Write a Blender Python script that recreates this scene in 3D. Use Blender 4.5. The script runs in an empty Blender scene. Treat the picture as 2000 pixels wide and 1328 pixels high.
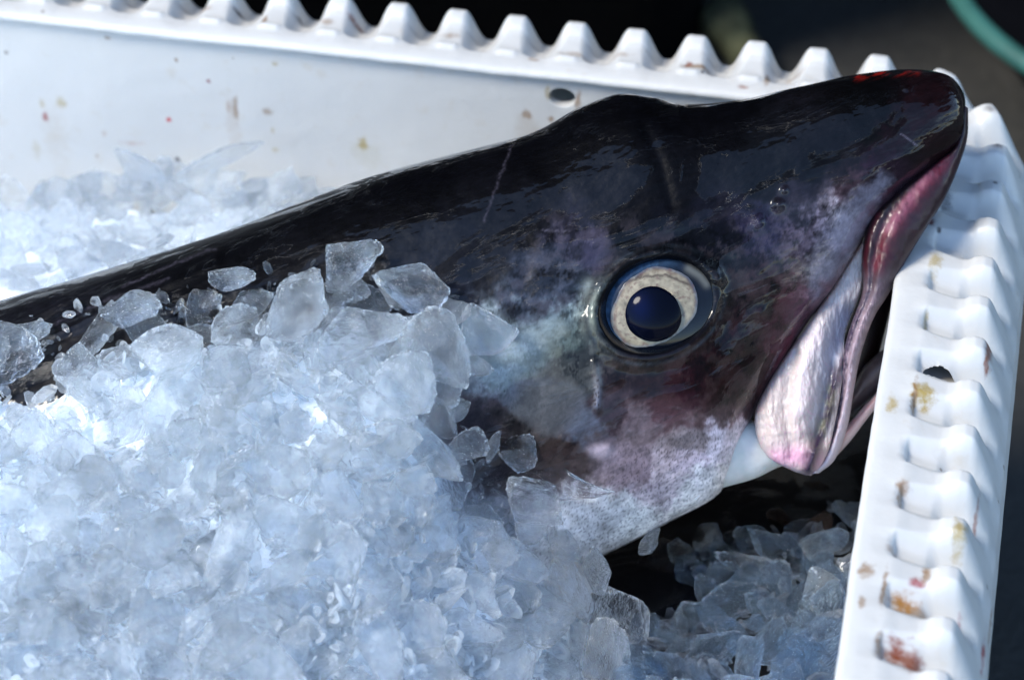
import bpy, bmesh, math, random
import numpy as np
from mathutils import Vector, Matrix

SC = bpy.context.scene
COL = SC.collection
R = math.radians

# ------------------------------------------------------------------ camera
PITCH, PSI, FOC = R(39.8), R(11.0), 103.0
DIST = 0.28 * FOC / 36.0
FP = FOC / 36.0 * 2000.0            # focal length in photograph pixels
ZC = -0.022
F = np.array([-math.sin(PSI) * math.cos(PITCH), math.cos(PSI) * math.cos(PITCH), -math.sin(PITCH)])
RT = np.array([math.cos(PSI), math.sin(PSI), 0.0])
UP = np.cross(RT, F)
CAM = np.array([0, 0, ZC]) - DIST * F

cd = bpy.data.cameras.new("camera")
cam = bpy.data.objects.new("camera", cd)
COL.objects.link(cam)
cam.matrix_world = Matrix(((RT[0], UP[0], -F[0], CAM[0]), (RT[1], UP[1], -F[1], CAM[1]),
                           (RT[2], UP[2], -F[2], CAM[2]), (0, 0, 0, 1)))
cd.lens = FOC
cd.sensor_width = 36.0
cd.clip_start = 0.02
cd.clip_end = 500.0
cd.dof.use_dof = True
cd.dof.focus_distance = DIST - 0.035
cd.dof.aperture_fstop = 13.0
SC.camera = cam

# ------------------------------------------------------------------ world, sun, exposure
SUN_EL, SUN_AZ = R(50), R(236)       # azimuth clockwise from +Y : light comes from the front left
world = bpy.data.worlds.new("World")
SC.world = world
world.use_nodes = True
wn = world.node_tree.nodes
bg = wn["Background"]
sky = wn.new("ShaderNodeTexSky")
sky.sky_type = 'NISHITA'
sky.sun_disc = False
sky.sun_elevation = SUN_EL
sky.sun_rotation = SUN_AZ
sky.dust_density = 0.2
sky.ozone_density = 2.8
world.node_tree.links.new(sky.outputs[0], bg.inputs[0])
bg.inputs[1].default_value = 0.11
sd = bpy.data.lights.new("sun", 'SUN')
sd.energy = 1.4
sd.angle = R(18)
sd.color = (1.0, 0.94, 0.84)
so = bpy.data.objects.new("sun", sd)
COL.objects.link(so)
sdir = Vector((math.sin(SUN_AZ) * math.cos(SUN_EL), math.cos(SUN_AZ) * math.cos(SUN_EL), math.sin(SUN_EL)))
so.rotation_euler = sdir.to_track_quat('Z', 'Y').to_euler()
SC.view_settings.view_transform = 'Standard'
SC.view_settings.look = 'None'
SC.view_settings.exposure = 1.82
SC.view_settings.gamma = 1.0
SC.cycles.max_bounces = 15
SC.cycles.transmission_bounces = 12
SC.cycles.diffuse_bounces = 4
SC.cycles.glossy_bounces = 5
SC.cycles.sample_clamp_indirect = 10.0
SC.cycles.blur_glossy = 0.1

# ------------------------------------------------------------------ helpers
def ray_dir(px, py):
    return F + RT * (px - 1000) / FP + UP * (664 - py) / FP

def on_z(px, py, z):
    d = ray_dir(px, py)
    return CAM + d * ((z - CAM[2]) / d[2])

def on_y(px, py, y):
    d = ray_dir(px, py)
    return CAM + d * ((y - CAM[1]) / d[1])

KPX = 0.28 / 2000.0
def fpt(px, py, w):
    """point of the fish's own frame (photograph units across, metres towards the viewer) in the world"""
    px = np.asarray(px, float); py = np.asarray(py, float); w = np.asarray(w, float)
    s = (DIST - w) / DIST
    u = (px - 1000) * KPX * s
    v = (664 - py) * KPX * s
    return (np.array([0, 0, ZC]) + u[..., None] * RT + v[..., None] * UP - w[..., None] * F)

def to_px(P):
    v = np.asarray(P) - CAM
    k = v @ F
    return 1000 + FP * (v @ RT) / k, 664 - FP * (v @ UP) / k

_rs = np.random.RandomState(11)
_PERM = np.concatenate([_rs.permutation(256)] * 3)
_G3 = _rs.normal(size=(256, 3)); _G3 /= np.linalg.norm(_G3, axis=1)[:, None]
def noise(x, y, z=0.0):
    x, y, z = np.broadcast_arrays(np.asarray(x, float), np.asarray(y, float), np.asarray(z, float))
    xi = np.floor(x).astype(int); yi = np.floor(y).astype(int); zi = np.floor(z).astype(int)
    xf = x - xi; yf = y - yi; zf = z - zi
    u = xf ** 3 * (xf * (xf * 6 - 15) + 10); v = yf ** 3 * (yf * (yf * 6 - 15) + 10); w = zf ** 3 * (zf * (zf * 6 - 15) + 10)
    out = 0
    for i in (0, 1):
        for j in (0, 1):
            for k in (0, 1):
                h = _PERM[_PERM[_PERM[(xi + i) & 255] + ((yi + j) & 255)] + ((zi + k) & 255)]
                g = _G3[h]
                d = g[..., 0] * (xf - i) + g[..., 1] * (yf - j) + g[..., 2] * (zf - k)
                out = out + d * (u if i else 1 - u) * (v if j else 1 - v) * (w if k else 1 - w)
    return out * 1.6

def fbm(x, y, z=0.0, o=4, g=0.5):
    s = 0; a = 1.0; t = 0
    for i in range(o):
        s = s + a * noise(np.asarray(x) * 2 ** i + 13.7 * i, np.asarray(y) * 2 ** i + 7.1 * i, np.asarray(z) * 2 ** i)
        t += a; a *= g
    return s / t

def sstep(a, b, x):
    t = np.clip((x - a) / (b - a), 0, 1)
    return t * t * (3 - 2 * t)

def catmull(P, n, u=None):
    P = np.asarray(P, float)
    m = len(P)
    if u is None:
        u = np.linspace(0, m - 1, n)
    i = np.clip(np.floor(u).astype(int), 0, m - 2)
    t = (u - i)[:, None]
    Q = np.vstack([2 * P[0] - P[1], P, 2 * P[-1] - P[-2]])
    a, b, c, d = Q[i], Q[i + 1], Q[i + 2], Q[i + 3]
    return 0.5 * (2 * b + (c - a) * t + (2 * a - 5 * b + 4 * c - d) * t ** 2 + (3 * b - a - 3 * c + d) * t ** 3)

def dpoly(X, Y, pts):
    """distance of every point to a polyline"""
    d = np.full(np.shape(X), 1e9)
    for (x0, y0), (x1, y1) in zip(pts[:-1], pts[1:]):
        L2 = (x1 - x0) ** 2 + (y1 - y0) ** 2 + 1e-9
        t = np.clip(((X - x0) * (x1 - x0) + (Y - y0) * (y1 - y0)) / L2, 0, 1)
        d = np.minimum(d, np.hypot(X - x0 - t * (x1 - x0), Y - y0 - t * (y1 - y0)))
    return d

def inpoly(X, Y, pts):
    c = np.zeros(np.shape(X), bool)
    n = len(pts)
    for i in range(n):
        x0, y0 = pts[i]; x1, y1 = pts[(i + 1) % n]
        if y0 == y1: continue
        cr = ((y0 > Y) != (y1 > Y)) & (X < (x1 - x0) * (Y - y0) / (y1 - y0) + x0)
        c ^= cr
    return c

def sdist(X, Y, pts):
    d = dpoly(X, Y, list(pts) + [pts[0]])
    return np.where(inpoly(X, Y, pts), d, -d)

def lin(c):
    c = np.asarray(c, float) / 255.0
    return np.where(c <= 0.04045, c / 12.92, ((c + 0.055) / 1.055) ** 2.4)

def mesh_np(name, V, Fq, colors=None, smooth=True, mat=None, parent=None):
    """V (n,3), Fq list of faces or int array (m,4)/(m,3)"""
    me = bpy.data.meshes.new(name)
    V = np.asarray(V, np.float32)
    Fq = np.asarray(Fq, np.int32)
    k = Fq.shape[1]
    me.vertices.add(len(V)); me.vertices.foreach_set("co", V.ravel())
    me.loops.add(Fq.size); me.loops.foreach_set("vertex_index", Fq.ravel())
    me.polygons.add(len(Fq))
    me.polygons.foreach_set("loop_start", np.arange(0, Fq.size, k, dtype=np.int32))
    me.polygons.foreach_set("loop_total", np.full(len(Fq), k, np.int32))
    me.polygons.foreach_set("use_smooth", np.full(len(Fq), smooth, bool))
    me.update(calc_edges=True)
    me.validate()
    if colors is not None:
        at = me.color_attributes.new("tint", 'FLOAT_COLOR', 'POINT')
        c4 = np.ones((len(V), 4), np.float32); c4[:, :colors.shape[1]] = colors
        at.data.foreach_set("color", c4.ravel())
    if mat: me.materials.append(mat)
    return link(name, me, parent)

def link(name, me, parent=None):
    o = bpy.data.objects.new(name, me)
    COL.objects.link(o)
    if parent: o.parent = parent
    return o

def bm_obj(name, bm, mat=None, parent=None, smooth=False):
    me = bpy.data.meshes.new(name)
    bmesh.ops.recalc_face_normals(bm, faces=bm.faces)
    bm.to_mesh(me); bm.free()
    if smooth: me.polygons.foreach_set("use_smooth", np.ones(len(me.polygons), bool))
    if mat: me.materials.append(mat)
    return link(name, me, parent)

def tag(o, label=None, cat=None, group=None, kind=None):
    if label: o["label"] = label
    if cat: o["category"] = cat
    if group: o["group"] = group
    if kind: o["kind"] = kind
    return o

def empty(name, loc=(0, 0, 0)):
    o = bpy.data.objects.new(name, None)
    o.empty_display_size = 0.02
    o.location = loc
    COL.objects.link(o)
    return o

def keep(o, root):
    """parent o to root, leaving it where it was modelled"""
    o.parent = root
    o.matrix_parent_inverse = Matrix.Translation(root.location).inverted()
    return o

def grid_faces(n, m, wrap_m=False, flip=False):
    i = np.arange(n - 1)[:, None]
    j = np.arange(m if wrap_m else m - 1)[None, :]
    j2 = (j + 1) % m
    a = i * m + j; b = i * m + j2; c = (i + 1) * m + j2; d = (i + 1) * m + j
    f = np.stack([a, d, c, b] if flip else [a, b, c, d], -1).reshape(-1, 4)
    return f

def add_box(bm, x0, x1, y0, y1, z0, z1, bev=0.0):
    vs = [bm.verts.new((x, y, z)) for x in (x0, x1) for y in (y0, y1) for z in (z0, z1)]
    fs = []
    for q in ((0, 1, 3, 2), (4, 6, 7, 5), (0, 4, 5, 1), (2, 3, 7, 6), (0, 2, 6, 4), (1, 5, 7, 3)):
        fs.append(bm.faces.new([vs[i] for i in q]))
    if bev:
        es = list({e for f in fs for e in f.edges})
        bmesh.ops.bevel(bm, geom=es, offset=bev, segments=2, affect='EDGES', profile=0.5)

def tube_mesh(pts, rad, nseg=12, n=None):
    pts = np.asarray(pts, float)
    if n: pts = catmull(pts, n)
    rad = np.interp(np.linspace(0, 1, len(pts)), np.linspace(0, 1, len(np.atleast_1d(rad))), np.atleast_1d(rad))
    T = np.gradient(pts, axis=0); T /= np.linalg.norm(T, axis=1)[:, None] + 1e-12
    ref = np.array([0.13, 0.2, 0.97])
    A = np.cross(T, ref); A /= np.linalg.norm(A, axis=1)[:, None] + 1e-12
    B = np.cross(T, A)
    th = np.linspace(0, 2 * np.pi, nseg, endpoint=False)
    V = pts[:, None] + rad[:, None, None] * (np.cos(th)[None, :, None] * A[:, None] + np.sin(th)[None, :, None] * B[:, None])
    V = V.reshape(-1, 3)
    Fq = grid_faces(len(pts), nseg, True)
    n0 = len(V)
    V = np.vstack([V, pts[0], pts[-1]])
    j = np.arange(nseg); j2 = (j + 1) % nseg
    caps = np.vstack([np.stack([j2, j, np.full(nseg, n0), np.full(nseg, n0)], -1),
                      np.stack([(len(pts) - 1) * nseg + j, (len(pts) - 1) * nseg + j2, np.full(nseg, n0 + 1), np.full(nseg, n0 + 1)], -1)])
    tri = np.vstack([Fq[:, [0, 1, 2]], Fq[:, [0, 2, 3]], caps[:, :3]])
    return V, tri

# ------------------------------------------------------------------ materials
class NT:
    def __init__(s, name):
        s.m = bpy.data.materials.new(name); s.m.use_nodes = True
        s.t = s.m.node_tree; s.n = s.t.nodes; s.b = s.n["Principled BSDF"]; s.out = s.n["Material Output"]
    def new(s, t, **kw):
        n = s.n.new("ShaderNode" + t)
        for k, v in kw.items(): setattr(n, k, v)
        return n
    def ln(s, a, b): s.t.links.new(a, b)
    def set(s, **kw):
        for k, v in kw.items(): s.b.inputs[k.replace('_', ' ')].default_value = v
        return s
    def noise(s, vec, scale, detail=4, rough=0.55, dist=0.0):
        n = s.new("TexNoise"); n.inputs["Scale"].default_value = scale; n.inputs["Detail"].default_value = detail
        n.inputs["Roughness"].default_value = rough; n.inputs["Distortion"].default_value = dist
        if vec is not None: s.ln(vec, n.inputs["Vector"])
        return n
    def ramp(s, fac, stops, interp='LINEAR'):
        n = s.new("ValToRGB"); n.color_ramp.interpolation = interp
        e = n.color_ramp.elements
        while len(e) < len(stops): e.new(0.5)
        for x, (p, c) in zip(e, stops):
            x.position = p; x.color = (c, c, c, 1) if np.isscalar(c) else (*c, 1)
        s.ln(fac, n.inputs[0]); return n
    def mix(s, fac, a, b, mode='MIX'):
        n = s.new("Mix", data_type='RGBA', blend_type=mode)
        for sock, v in ((n.inputs[0], fac), (n.inputs[6], a), (n.inputs[7], b)):
            if hasattr(v, 'is_linked') or hasattr(v, 'links'): s.ln(v, sock)
            elif np.isscalar(v): sock.default_value = v
            else: sock.default_value = (*v, 1)
        return n.outputs[2]
    def math(s, op, a, b=0.0, clamp=False):
        n = s.new("Math", operation=op, use_clamp=clamp)
        for sock, v in ((n.inputs[0], a), (n.inputs[1], b)):
            if np.isscalar(v): sock.default_value = v
            else: s.ln(v, sock)
        return n.outputs[0]
    def bump(s, h, strength, dist, prev=None):
        n = s.new("Bump"); n.inputs["Strength"].default_value = strength; n.inputs["Distance"].default_value = dist
        s.ln(h, n.inputs["Height"])
        if prev is not None: s.ln(prev, n.inputs["Normal"])
        return n.outputs[0]

def mat_simple(name, col, rough=0.5, spec=0.5, nscale=30, namp=0.3, bump=0.0):
    t = NT(name); g = t.new("NewGeometry")
    n = t.noise(g.outputs["Position"], nscale, 6)
    a = tuple(c * (1 - namp) for c in col); b = tuple(min(1, c * (1 + namp)) for c in col)
    r = t.ramp(n.outputs[0], [(0.3, a), (0.7, b)])
    t.ln(r.outputs[0], t.b.inputs["Base Color"])
    t.set(Roughness=rough); t.b.inputs["Specular IOR Level"].default_value = spec
    if bump:
        t.ln(t.bump(n.outputs[0], 0.5, bump), t.b.inputs["Normal"])
    return t.m

# stains: world position, radii, colour, strength
def mat_plastic(name, stains):
    t = NT(name)
    g = t.new("NewGeometry"); P = g.outputs["Position"]
    big = t.noise(P, 9, 3)
    fine = t.noise(P, 160, 5, 0.6)
    base = t.ramp(big.outputs[0], [(0.3, (0.505, 0.50, 0.475)), (0.7, (0.56, 0.555, 0.53))]).outputs[0]
    grime = t.ramp(fine.outputs[0], [(0.60, 0.0), (0.80, 0.32)]).outputs[0]
    col = t.mix(grime, base, (0.45, 0.36, 0.24))
    sp = t.new("TexVoronoi", feature='F1'); sp.inputs["Scale"].default_value = 95
    t.ln(P, sp.inputs["Vector"])
    sel = t.math('LESS_THAN', sp.outputs["Distance"], 0.07)
    sel2 = t.math('MULTIPLY', sel, t.math('GREATER_THAN', big.outputs[0], 0.54))
    col = t.mix(t.math('MULTIPLY', sel2, 0.55), col, (0.10, 0.06, 0.03))
    wn_ = t.noise(P, 330, 4, 0.65)
    sub = t.new("VectorMath", operation='SUBTRACT'); t.ln(wn_.outputs[1], sub.inputs[0]); sub.inputs[1].default_value = (0.5, 0.5, 0.5)
    br = t.noise(P, 700, 4, 0.7)
    for (pos, rad, c, st) in stains:
        d = t.new("VectorMath", operation='SUBTRACT'); t.ln(P, d.inputs[0]); d.inputs[1].default_value = tuple(pos)
        m = t.new("VectorMath", operation='MULTIPLY'); t.ln(d.outputs[0], m.inputs[0]); m.inputs[1].default_value = tuple(1.0 / r for r in rad)
        w = t.new("VectorMath", operation='MULTIPLY_ADD'); t.ln(sub.outputs[0], w.inputs[0]); w.inputs[1].default_value = (2.6, 2.6, 2.6); t.ln(m.outputs[0], w.inputs[2])
        le = t.new("VectorMath", operation='LENGTH'); t.ln(w.outputs[0], le.inputs[0])
        mr = t.new("MapRange"); mr.interpolation_type = 'SMOOTHSTEP'
        t.ln(le.outputs["Value"], mr.inputs[0]); mr.inputs[1].default_value = 1.45; mr.inputs[2].default_value = 0.3
        mr.inputs[3].default_value = 0.0; mr.inputs[4].default_value = st
        f = t.math('MULTIPLY', mr.outputs[0], t.math('ADD', br.outputs[0], 0.42), True)
        col = t.mix(f, col, c)
    t.ln(col, t.b.inputs["Base Color"])
    t.set(Roughness=0.38)
    t.b.inputs["Subsurface Weight"].default_value = 0.6
    t.b.inputs["Subsurface Radius"].default_value = (0.5, 0.55, 0.6)
    t.b.inputs["Subsurface Scale"].default_value = 0.011
    mid = t.noise(P, 45, 4)
    n1 = t.bump(mid.outputs[0], 0.35, 0.002)
    t.ln(t.bump(fine.outputs[0], 0.25, 0.0006, n1), t.b.inputs["Normal"])
    return t.m

BROWN = (0.20, 0.095, 0.02); RUST = (0.20, 0.04, 0.006); RED = (0.25, 0.004, 0.01); OLIVE = (0.34, 0.25, 0.08); DARK = (0.05, 0.035, 0.03)

# ------------------------------------------------------------------ crate geometry constants
YF = 0.0955       # far inner lip edge
XR = 0.1008       # right inner lip edge
XL, YN = -0.62, -0.32
PIT = 0.0176
RC = 0.010        # corner radius of the inner lip edge
ZB = -0.205       # underside of crate
GROUND = -0.207
# ------------------------------------------------------------------ ground and what stands behind the crate
t = NT("asphalt"); g_ = t.new("NewGeometry")
na = t.noise(g_.outputs["Position"], 3.0, 5); nb = t.noise(g_.outputs["Position"], 220, 4, 0.7)
c1 = t.ramp(na.outputs[0], [(0.3, (0.018, 0.018, 0.017)), (0.7, (0.040, 0.039, 0.035))]).outputs[0]
c2 = t.mix(t.ramp(nb.outputs[0], [(0.45, 0.0), (0.75, 0.5)]).outputs[0], c1, (0.06, 0.057, 0.05))
t.ln(c2, t.b.inputs["Base Color"]); t.set(Roughness=0.75)
t.ln(t.bump(nb.outputs[0], 0.6, 0.002), t.b.inputs["Normal"])
M_ASPH = t.m
n = 60
gx = np.concatenate([-np.geomspace(60, 0.8, 20), np.linspace(-0.7, 0.7, 20), np.geomspace(0.8, 60, 20)])
GX, GY = np.meshgrid(gx, gx, indexing='ij')
GZ = GROUND + 0.003 * fbm(GX * 6, GY * 6, 0.3) * (np.hypot(GX, GY) < 5)
GZ = np.where((np.abs(GX + 0.26) < 0.5) & (np.abs(GY + 0.1) < 0.35), GROUND - 0.003, GZ)
ground = mesh_np("ground", np.stack([GX, GY, GZ], -1).reshape(-1, 3), grid_faces(60, 60), mat=M_ASPH)
ground["kind"] = "structure"

M_BLACK = mat_simple("black plastic", (0.003, 0.003, 0.004), 0.9, 0.05, 20, 0.4, 0.0008)
M_TEAL = mat_simple("teal plastic", (0.03, 0.115, 0.098), 0.5, 0.4, 40, 0.25, 0.0006)
M_ROPE = mat_simple("olive rope", (0.05, 0.053, 0.028), 0.8, 0.2, 120, 0.6, 0.001)
M_CANVAS = mat_simple("dark canvas", (0.02, 0.02, 0.024), 0.85, 0.1, 12, 0.3)

# black tub: tapered, rounded corners, rolled rim
p0 = on_z(1392, 128, GROUND)
p0 = p0 + np.array([0.0, 0.0, 0.0])
tub = empty("black_tub", (p0[0] - 0.372, p0[1] + 0.135, GROUND))
tub.rotation_euler = (0, 0, PSI)
tag(tub, "black plastic tub standing on the dark ground behind the crate's far rim", "tub")
def rrect(hx, hy, r, z, n=8):
    pts = []
    for cx, cy, a0 in ((hx - r, hy - r, 0), (-hx + r, hy - r, 90), (-hx + r, -hy + r, 180), (hx - r, -hy + r, 270)):
        for k in range(n + 1):
            a = R(a0 + 90 * k / n); pts.append((cx + r * math.cos(a), cy + r * math.sin(a), z))
    return pts
def loft_rings(rings):
    V = np.array([p for r in rings for p in r]); m = len(rings[0])
    return V, grid_faces(len(rings), m, True)
rings = [rrect(0.30, 0.19, 0.03, 0.0), rrect(0.335, 0.22, 0.04, 0.002), rrect(0.345, 0.235, 0.04, 0.15), rrect(0.36, 0.25, 0.04, 0.36),
         rrect(0.345, 0.235, 0.035, 0.36), rrect(0.33, 0.22, 0.035, 0.15), rrect(0.32, 0.21, 0.03, 0.012), rrect(0.05, 0.03, 0.02, 0.012)]
V, Fq = loft_rings(rings)
mesh_np("body", V, Fq, mat=M_BLACK, parent=tub)
a = rrect(0.367, 0.257, 0.045, 0.36); a = np.array(a + a[:1])
V, Tq = tube_mesh(a, [0.011], 10)
mesh_np("rim", V, Tq, mat=M_BLACK, parent=tub)

# shallow basin with a teal rim
pc = on_z(2390, -60, GROUND + 0.07)
kb = np.linalg.norm(pc - CAM) / FP
rb = 520 * kb
bucket = empty("basin", (pc[0], pc[1], GROUND))
tag(bucket, "shallow black basin with a teal green rim, blurred behind the crate corner", "basin")
hb = 0.07
def ring(r, z, n=64): return [(r * math.cos(2 * math.pi * k / n), r * math.sin(2 * math.pi * k / n), z) for k in range(n)]
V, Fq = loft_rings([ring(0.02, 0.0), ring(rb * 0.55, 0.0), ring(rb * 0.57, 0.004), ring(rb * 0.99, hb), ring(rb * 0.95, hb), ring(rb * 0.54, 0.008), ring(0.02, 0.008)])
mesh_np("wall", V, Fq, mat=M_BLACK, parent=bucket)
a = np.array(ring(rb, hb) + ring(rb, hb)[:1])
V, Tq = tube_mesh(a, [19 * kb], 14)
mesh_np("rim", V, Tq, mat=M_TEAL, parent=bucket)

# olive rope end beside the tub
a = np.array([on_z(1392, 60, GROUND + 0.012), on_z(1415, 40, GROUND + 0.02), on_z(1450, 95, GROUND + 0.012), on_z(1500, 165, GROUND + 0.012), on_z(1530, 230, GROUND + 0.012)])
V, Tq = tube_mesh(a, [0.007, 0.010, 0.008, 0.006, 0.006], 12, 60)
V[:, 2] = np.maximum(V[:, 2], GROUND)
rope = mesh_np("rope", V, Tq, mat=M_ROPE)
tag(rope, "dull olive rope end lying on the dark ground beside the black tub", "rope")

# the dark canopy overhead that keeps the back of the place in shade
bm = bmesh.new()
add_box(bm, -2.6, 2.6, 0.30, 3.6, 1.55, 1.62, 0.01)
aw = bm_obj("awning", bm, M_CANVAS); aw["kind"] = "structure"
bm = bmesh.new()
add_box(bm, -4.0, 4.0, 3.7, 3.9, GROUND + 0.001, 2.6, 0.01)
bw = bm_obj("back_wall", bm, mat_simple("dark wall", (0.03, 0.03, 0.032), 0.8, 0.2, 5, 0.3)); bw["kind"] = "structure"

# ------------------------------------------------------------------ fish crate
crate = empty("fish_crate", (-0.26, -0.11, ZB))
tag(crate, "white plastic fish crate with a toothed rim, smeared with brown and red stains", "crate")

def st_z(px, py, rx, ry, c, s=0.9, z=-0.002):
    if px > 1735 and py > 420 and z == -0.002: z = -0.0036; ry *= 1.35
    p = on_z(px, py, z); k = np.linalg.norm(p - CAM) / FP
    return (p, (rx * k, ry * k / 0.62, 0.03), c, s)
def st_y(px, py, rx, ry, c, s=0.9):
    p = on_y(px, py, YF + 0.0024); k = np.linalg.norm(p - CAM) / FP
    return (p, (rx * k, 0.03, ry * k / 0.78), c, s)

rim_stains = [st_z(*a) for a in [
    (1750, 1281, 24, 14, RUST, 1.0), (1782, 1296, 24, 16, RUST, 1.0), (1715, 1270, 9, 18, BROWN, 0.7), (1765, 1182, 28, 11, (0.32, 0.15, 0.03), 1.0),
    (1800, 1196, 26, 8, BROWN, 0.7), (1724, 1165, 6, 32, BROWN, 0.8), (1790, 1153, 15, 5, RED, 0.8), (1806, 1133, 8, 14, BROWN, 0.8),
    (1690, 1128, 16, 11, BROWN, 0.8), (1681, 1190, 7, 13, BROWN, 0.7), (1872, 1062, 15, 13, OLIVE, 0.9), (1876, 1208, 5, 12, RED, 0.9),
    (1930, 1212, 4, 22, RED, 0.9), (1908, 1003, 4, 24, RUST, 0.7), (1946, 1138, 3, 22, BROWN, 0.7), (1800, 788, 24, 11, OLIVE, 1.0),
    (1784, 792, 6, 20, BROWN, 0.8), (1740, 811, 10, 11, OLIVE, 0.8), (1762, 968, 13, 7, BROWN, 0.8), (1755, 990, 6, 14, BROWN, 0.7),
    (1929, 695, 9, 14, RUST, 0.8), (1926, 716, 5, 7, RUST, 0.9), (1826, 530, 13, 14, OLIVE, 0.8), (1806, 640, 5, 15, OLIVE, 0.7), (1893, 508, 24, 7, BROWN, 0.45),
    (1739, 1090, 14, 5, BROWN, 0.5), (1930, 232, 10, 6, DARK, 0.5), (1945, 303, 9, 6, DARK, 0.8), (1913, 358, 4, 12, OLIVE, 0.8),
    (1816, 455, 8, 5, (0.12, 0.01, 0.01), 0.95), (1832, 468, 5, 3, DARK, 0.9), (1845, 392, 14, 12, DARK, 0.7), (1941, 376, 5, 3, DARK, 0.9),
    (1365, 145, 34, 7, BROWN, 0.9), (1345, 139, 7, 6, RUST, 0.9), (1372, 156, 5, 4, DARK, 0.8), (1497, 168, 6, 14, BROWN, 0.8), (1450, 184, 9, 4, RUST, 0.6),
    (1120, 120, 30, 6, BROWN, 0.45), (1042, 128, 10, 4, BROWN, 0.6), (700, 42, 26, 6, RUST, 0.7), (468, 22, 13, 4, DARK, 0.95), (518, 52, 4, 10, BROWN, 0.9),
    (640, 55, 12, 6, BROWN, 0.6), (726, 75, 12, 5, BROWN, 0.6), (880, 82, 16, 6, BROWN, 0.5), (400, 25, 14, 7, BROWN, 0.6), (250, 20, 14, 6, OLIVE, 0.6),
    (585, 28, 5, 4, DARK, 0.8), (1210, 118, 24, 5, BROWN, 0.4), (850, 62, 12, 5, DARK, 0.5), (60, 6, 6, 8, BROWN, 0.7), (1550, 150, 20, 8, BROWN, 0.4)]]
wall_stains = [st_y(*a) for a in [
    (90, 230, 6, 10, RED, 0.85), (121, 201, 10, 10, OLIVE, 0.6), (83, 203, 6, 8, OLIVE, 0.5), (330, 233, 5, 5, (0.5, 0.005, 0.02), 1.0), (460, 213, 6, 24, BROWN, 0.7),
    (447, 209, 6, 10, (0.32, 0.2, 0.14), 0.5), (523, 219, 9, 7, BROWN, 0.6), (708, 283, 11, 13, OLIVE, 0.9), (347, 313, 6, 6, DARK, 1.0), (1030, 225, 11, 9, BROWN, 0.8),
    (1076, 234, 6, 5, BROWN, 0.8), (1128, 193, 6, 16, BROWN, 0.7), (1070, 182, 6, 12, OLIVE, 0.6), (343, 118, 4, 4, BROWN, 0.8), (408, 160, 4, 4, (0.2, 0.01, 0.02), 0.9),
    (537, 125, 6, 4, OLIVE, 0.7), (260, 280, 22, 4, (0.36, 0.2, 0.14), 0.5), (537, 292, 6, 5, OLIVE, 0.6), (534, 256, 4, 5, OLIVE, 0.5), (205, 262, 6, 6, (0.36, 0.24, 0.17), 0.5),
    (455, 240, 13, 44, (0.36, 0.27, 0.2), 0.28), (112, 268, 26, 60, (0.40, 0.33, 0.24), 0.22), (714, 300, 34, 30, (0.38, 0.34, 0.2), 0.2), (1030, 250, 20, 26, (0.36, 0.26, 0.16), 0.25),
    (280, 340, 24, 16, (0.5, 0.36, 0.32), 0.45), (190, 305, 4, 4, BROWN, 0.7), (70, 290, 8, 16, OLIVE, 0.3), (210, 75, 6, 3, BROWN, 0.6)]]
M_RIM = mat_plastic("rim plastic", rim_stains)
M_WALL = mat_plastic("wall plastic", wall_stains)

# tooth phase read along both sides
fx = np.array([on_z(x, y, 0.0035)[0] for x, y in [(660, 5), (785, 5), (893, 15), (1005, 30), (1125, 42), (1245, 58), (1355, 73), (1480, 85), (1600, 98), (1715, 115), (1840, 130)]])
idx = np.arange(len(fx)); pf, x0 = np.polyfit(idx, fx, 1)
ry = np.array([on_z(1800, y, 0.0)[1] for y in (1309, 1209, 1109, 1009, 919, 824, 739, 657, 572, 492, 415, 345, 275)])[::-1]
jdx = np.arange(len(ry)); pr, y0 = np.polyfit(jdx, ry - 0.002, 1)
def qfar(x): return (x - x0) / pf
def qright(y): return (y - y0) / pr
segs = []
def arange_fine(a, b, fa, fb):
    """samples from a to b, fine inside [fa,fb]"""
    s = 1 if b > a else -1; out = [a]; x = a
    while (b - x) * s > 1e-9:
        h = 0.0005 if min(fa, fb) - 0.002 <= x <= max(fa, fb) + 0.002 else 0.0022
        x += s * h; out.append(x)
    out[-1] = b
    return np.array(out)
pos, nor, q = [], [], []
def straight(pts, n_, qq):
    for p, k in zip(pts, qq): pos.append(p); nor.append(n_); q.append(k)
def arc(cx, cy, a0, a1, q0, q1, n=40):
    for k in range(1, n):
        f_ = k / n; a = R(a0 + (a1 - a0) * f_)
        pos.append((cx + RC * math.cos(a), cy + RC * math.sin(a))); nor.append((math.cos(a), math.sin(a))); q.append(q0 + (q1 - q0) * f_)
xs = arange_fine(XL + RC, XR - RC, -0.22, 0.1)
straight([(x, YF) for x in xs], (0, 1), qfar(xs)); qe = q[-1]
ys = arange_fine(YF - RC, YN + RC, 0.09, -0.17)
qr = qright(ys); sh = math.ceil(qe + 1.6 - qr[0]); qr = qr + sh
arc(XR - RC, YF - RC, 90, 0, qe, qr[0]); straight([(XR, y) for y in ys], (1, 0), qr); qe = q[-1]
xs = arange_fine(XR - RC, XL + RC, 5, 5); qn = qe + 1.5 + (xs[0] - xs) / PIT
arc(XR - RC, YN + RC, 0, -90, qe, qn[0]); straight([(x, YN) for x in xs], (0, -1), qn); qe = q[-1]
ys = arange_fine(YN + RC, YF - RC, 5, 5); ql = qe + 1.5 + (ys - ys[0]) / PIT
arc(XL + RC, YN + RC, 270, 180, qe, ql[0]); straight([(XL, y) for y in ys], (-1, 0), ql); qe = q[-1]
arc(XL + RC, YF - RC, 180, 90, qe, math.ceil(qe) + 0.5 + (qfar(XL + RC) % 1))
pos = np.array(pos); nor = np.array(nor); q = np.array(q)
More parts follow.
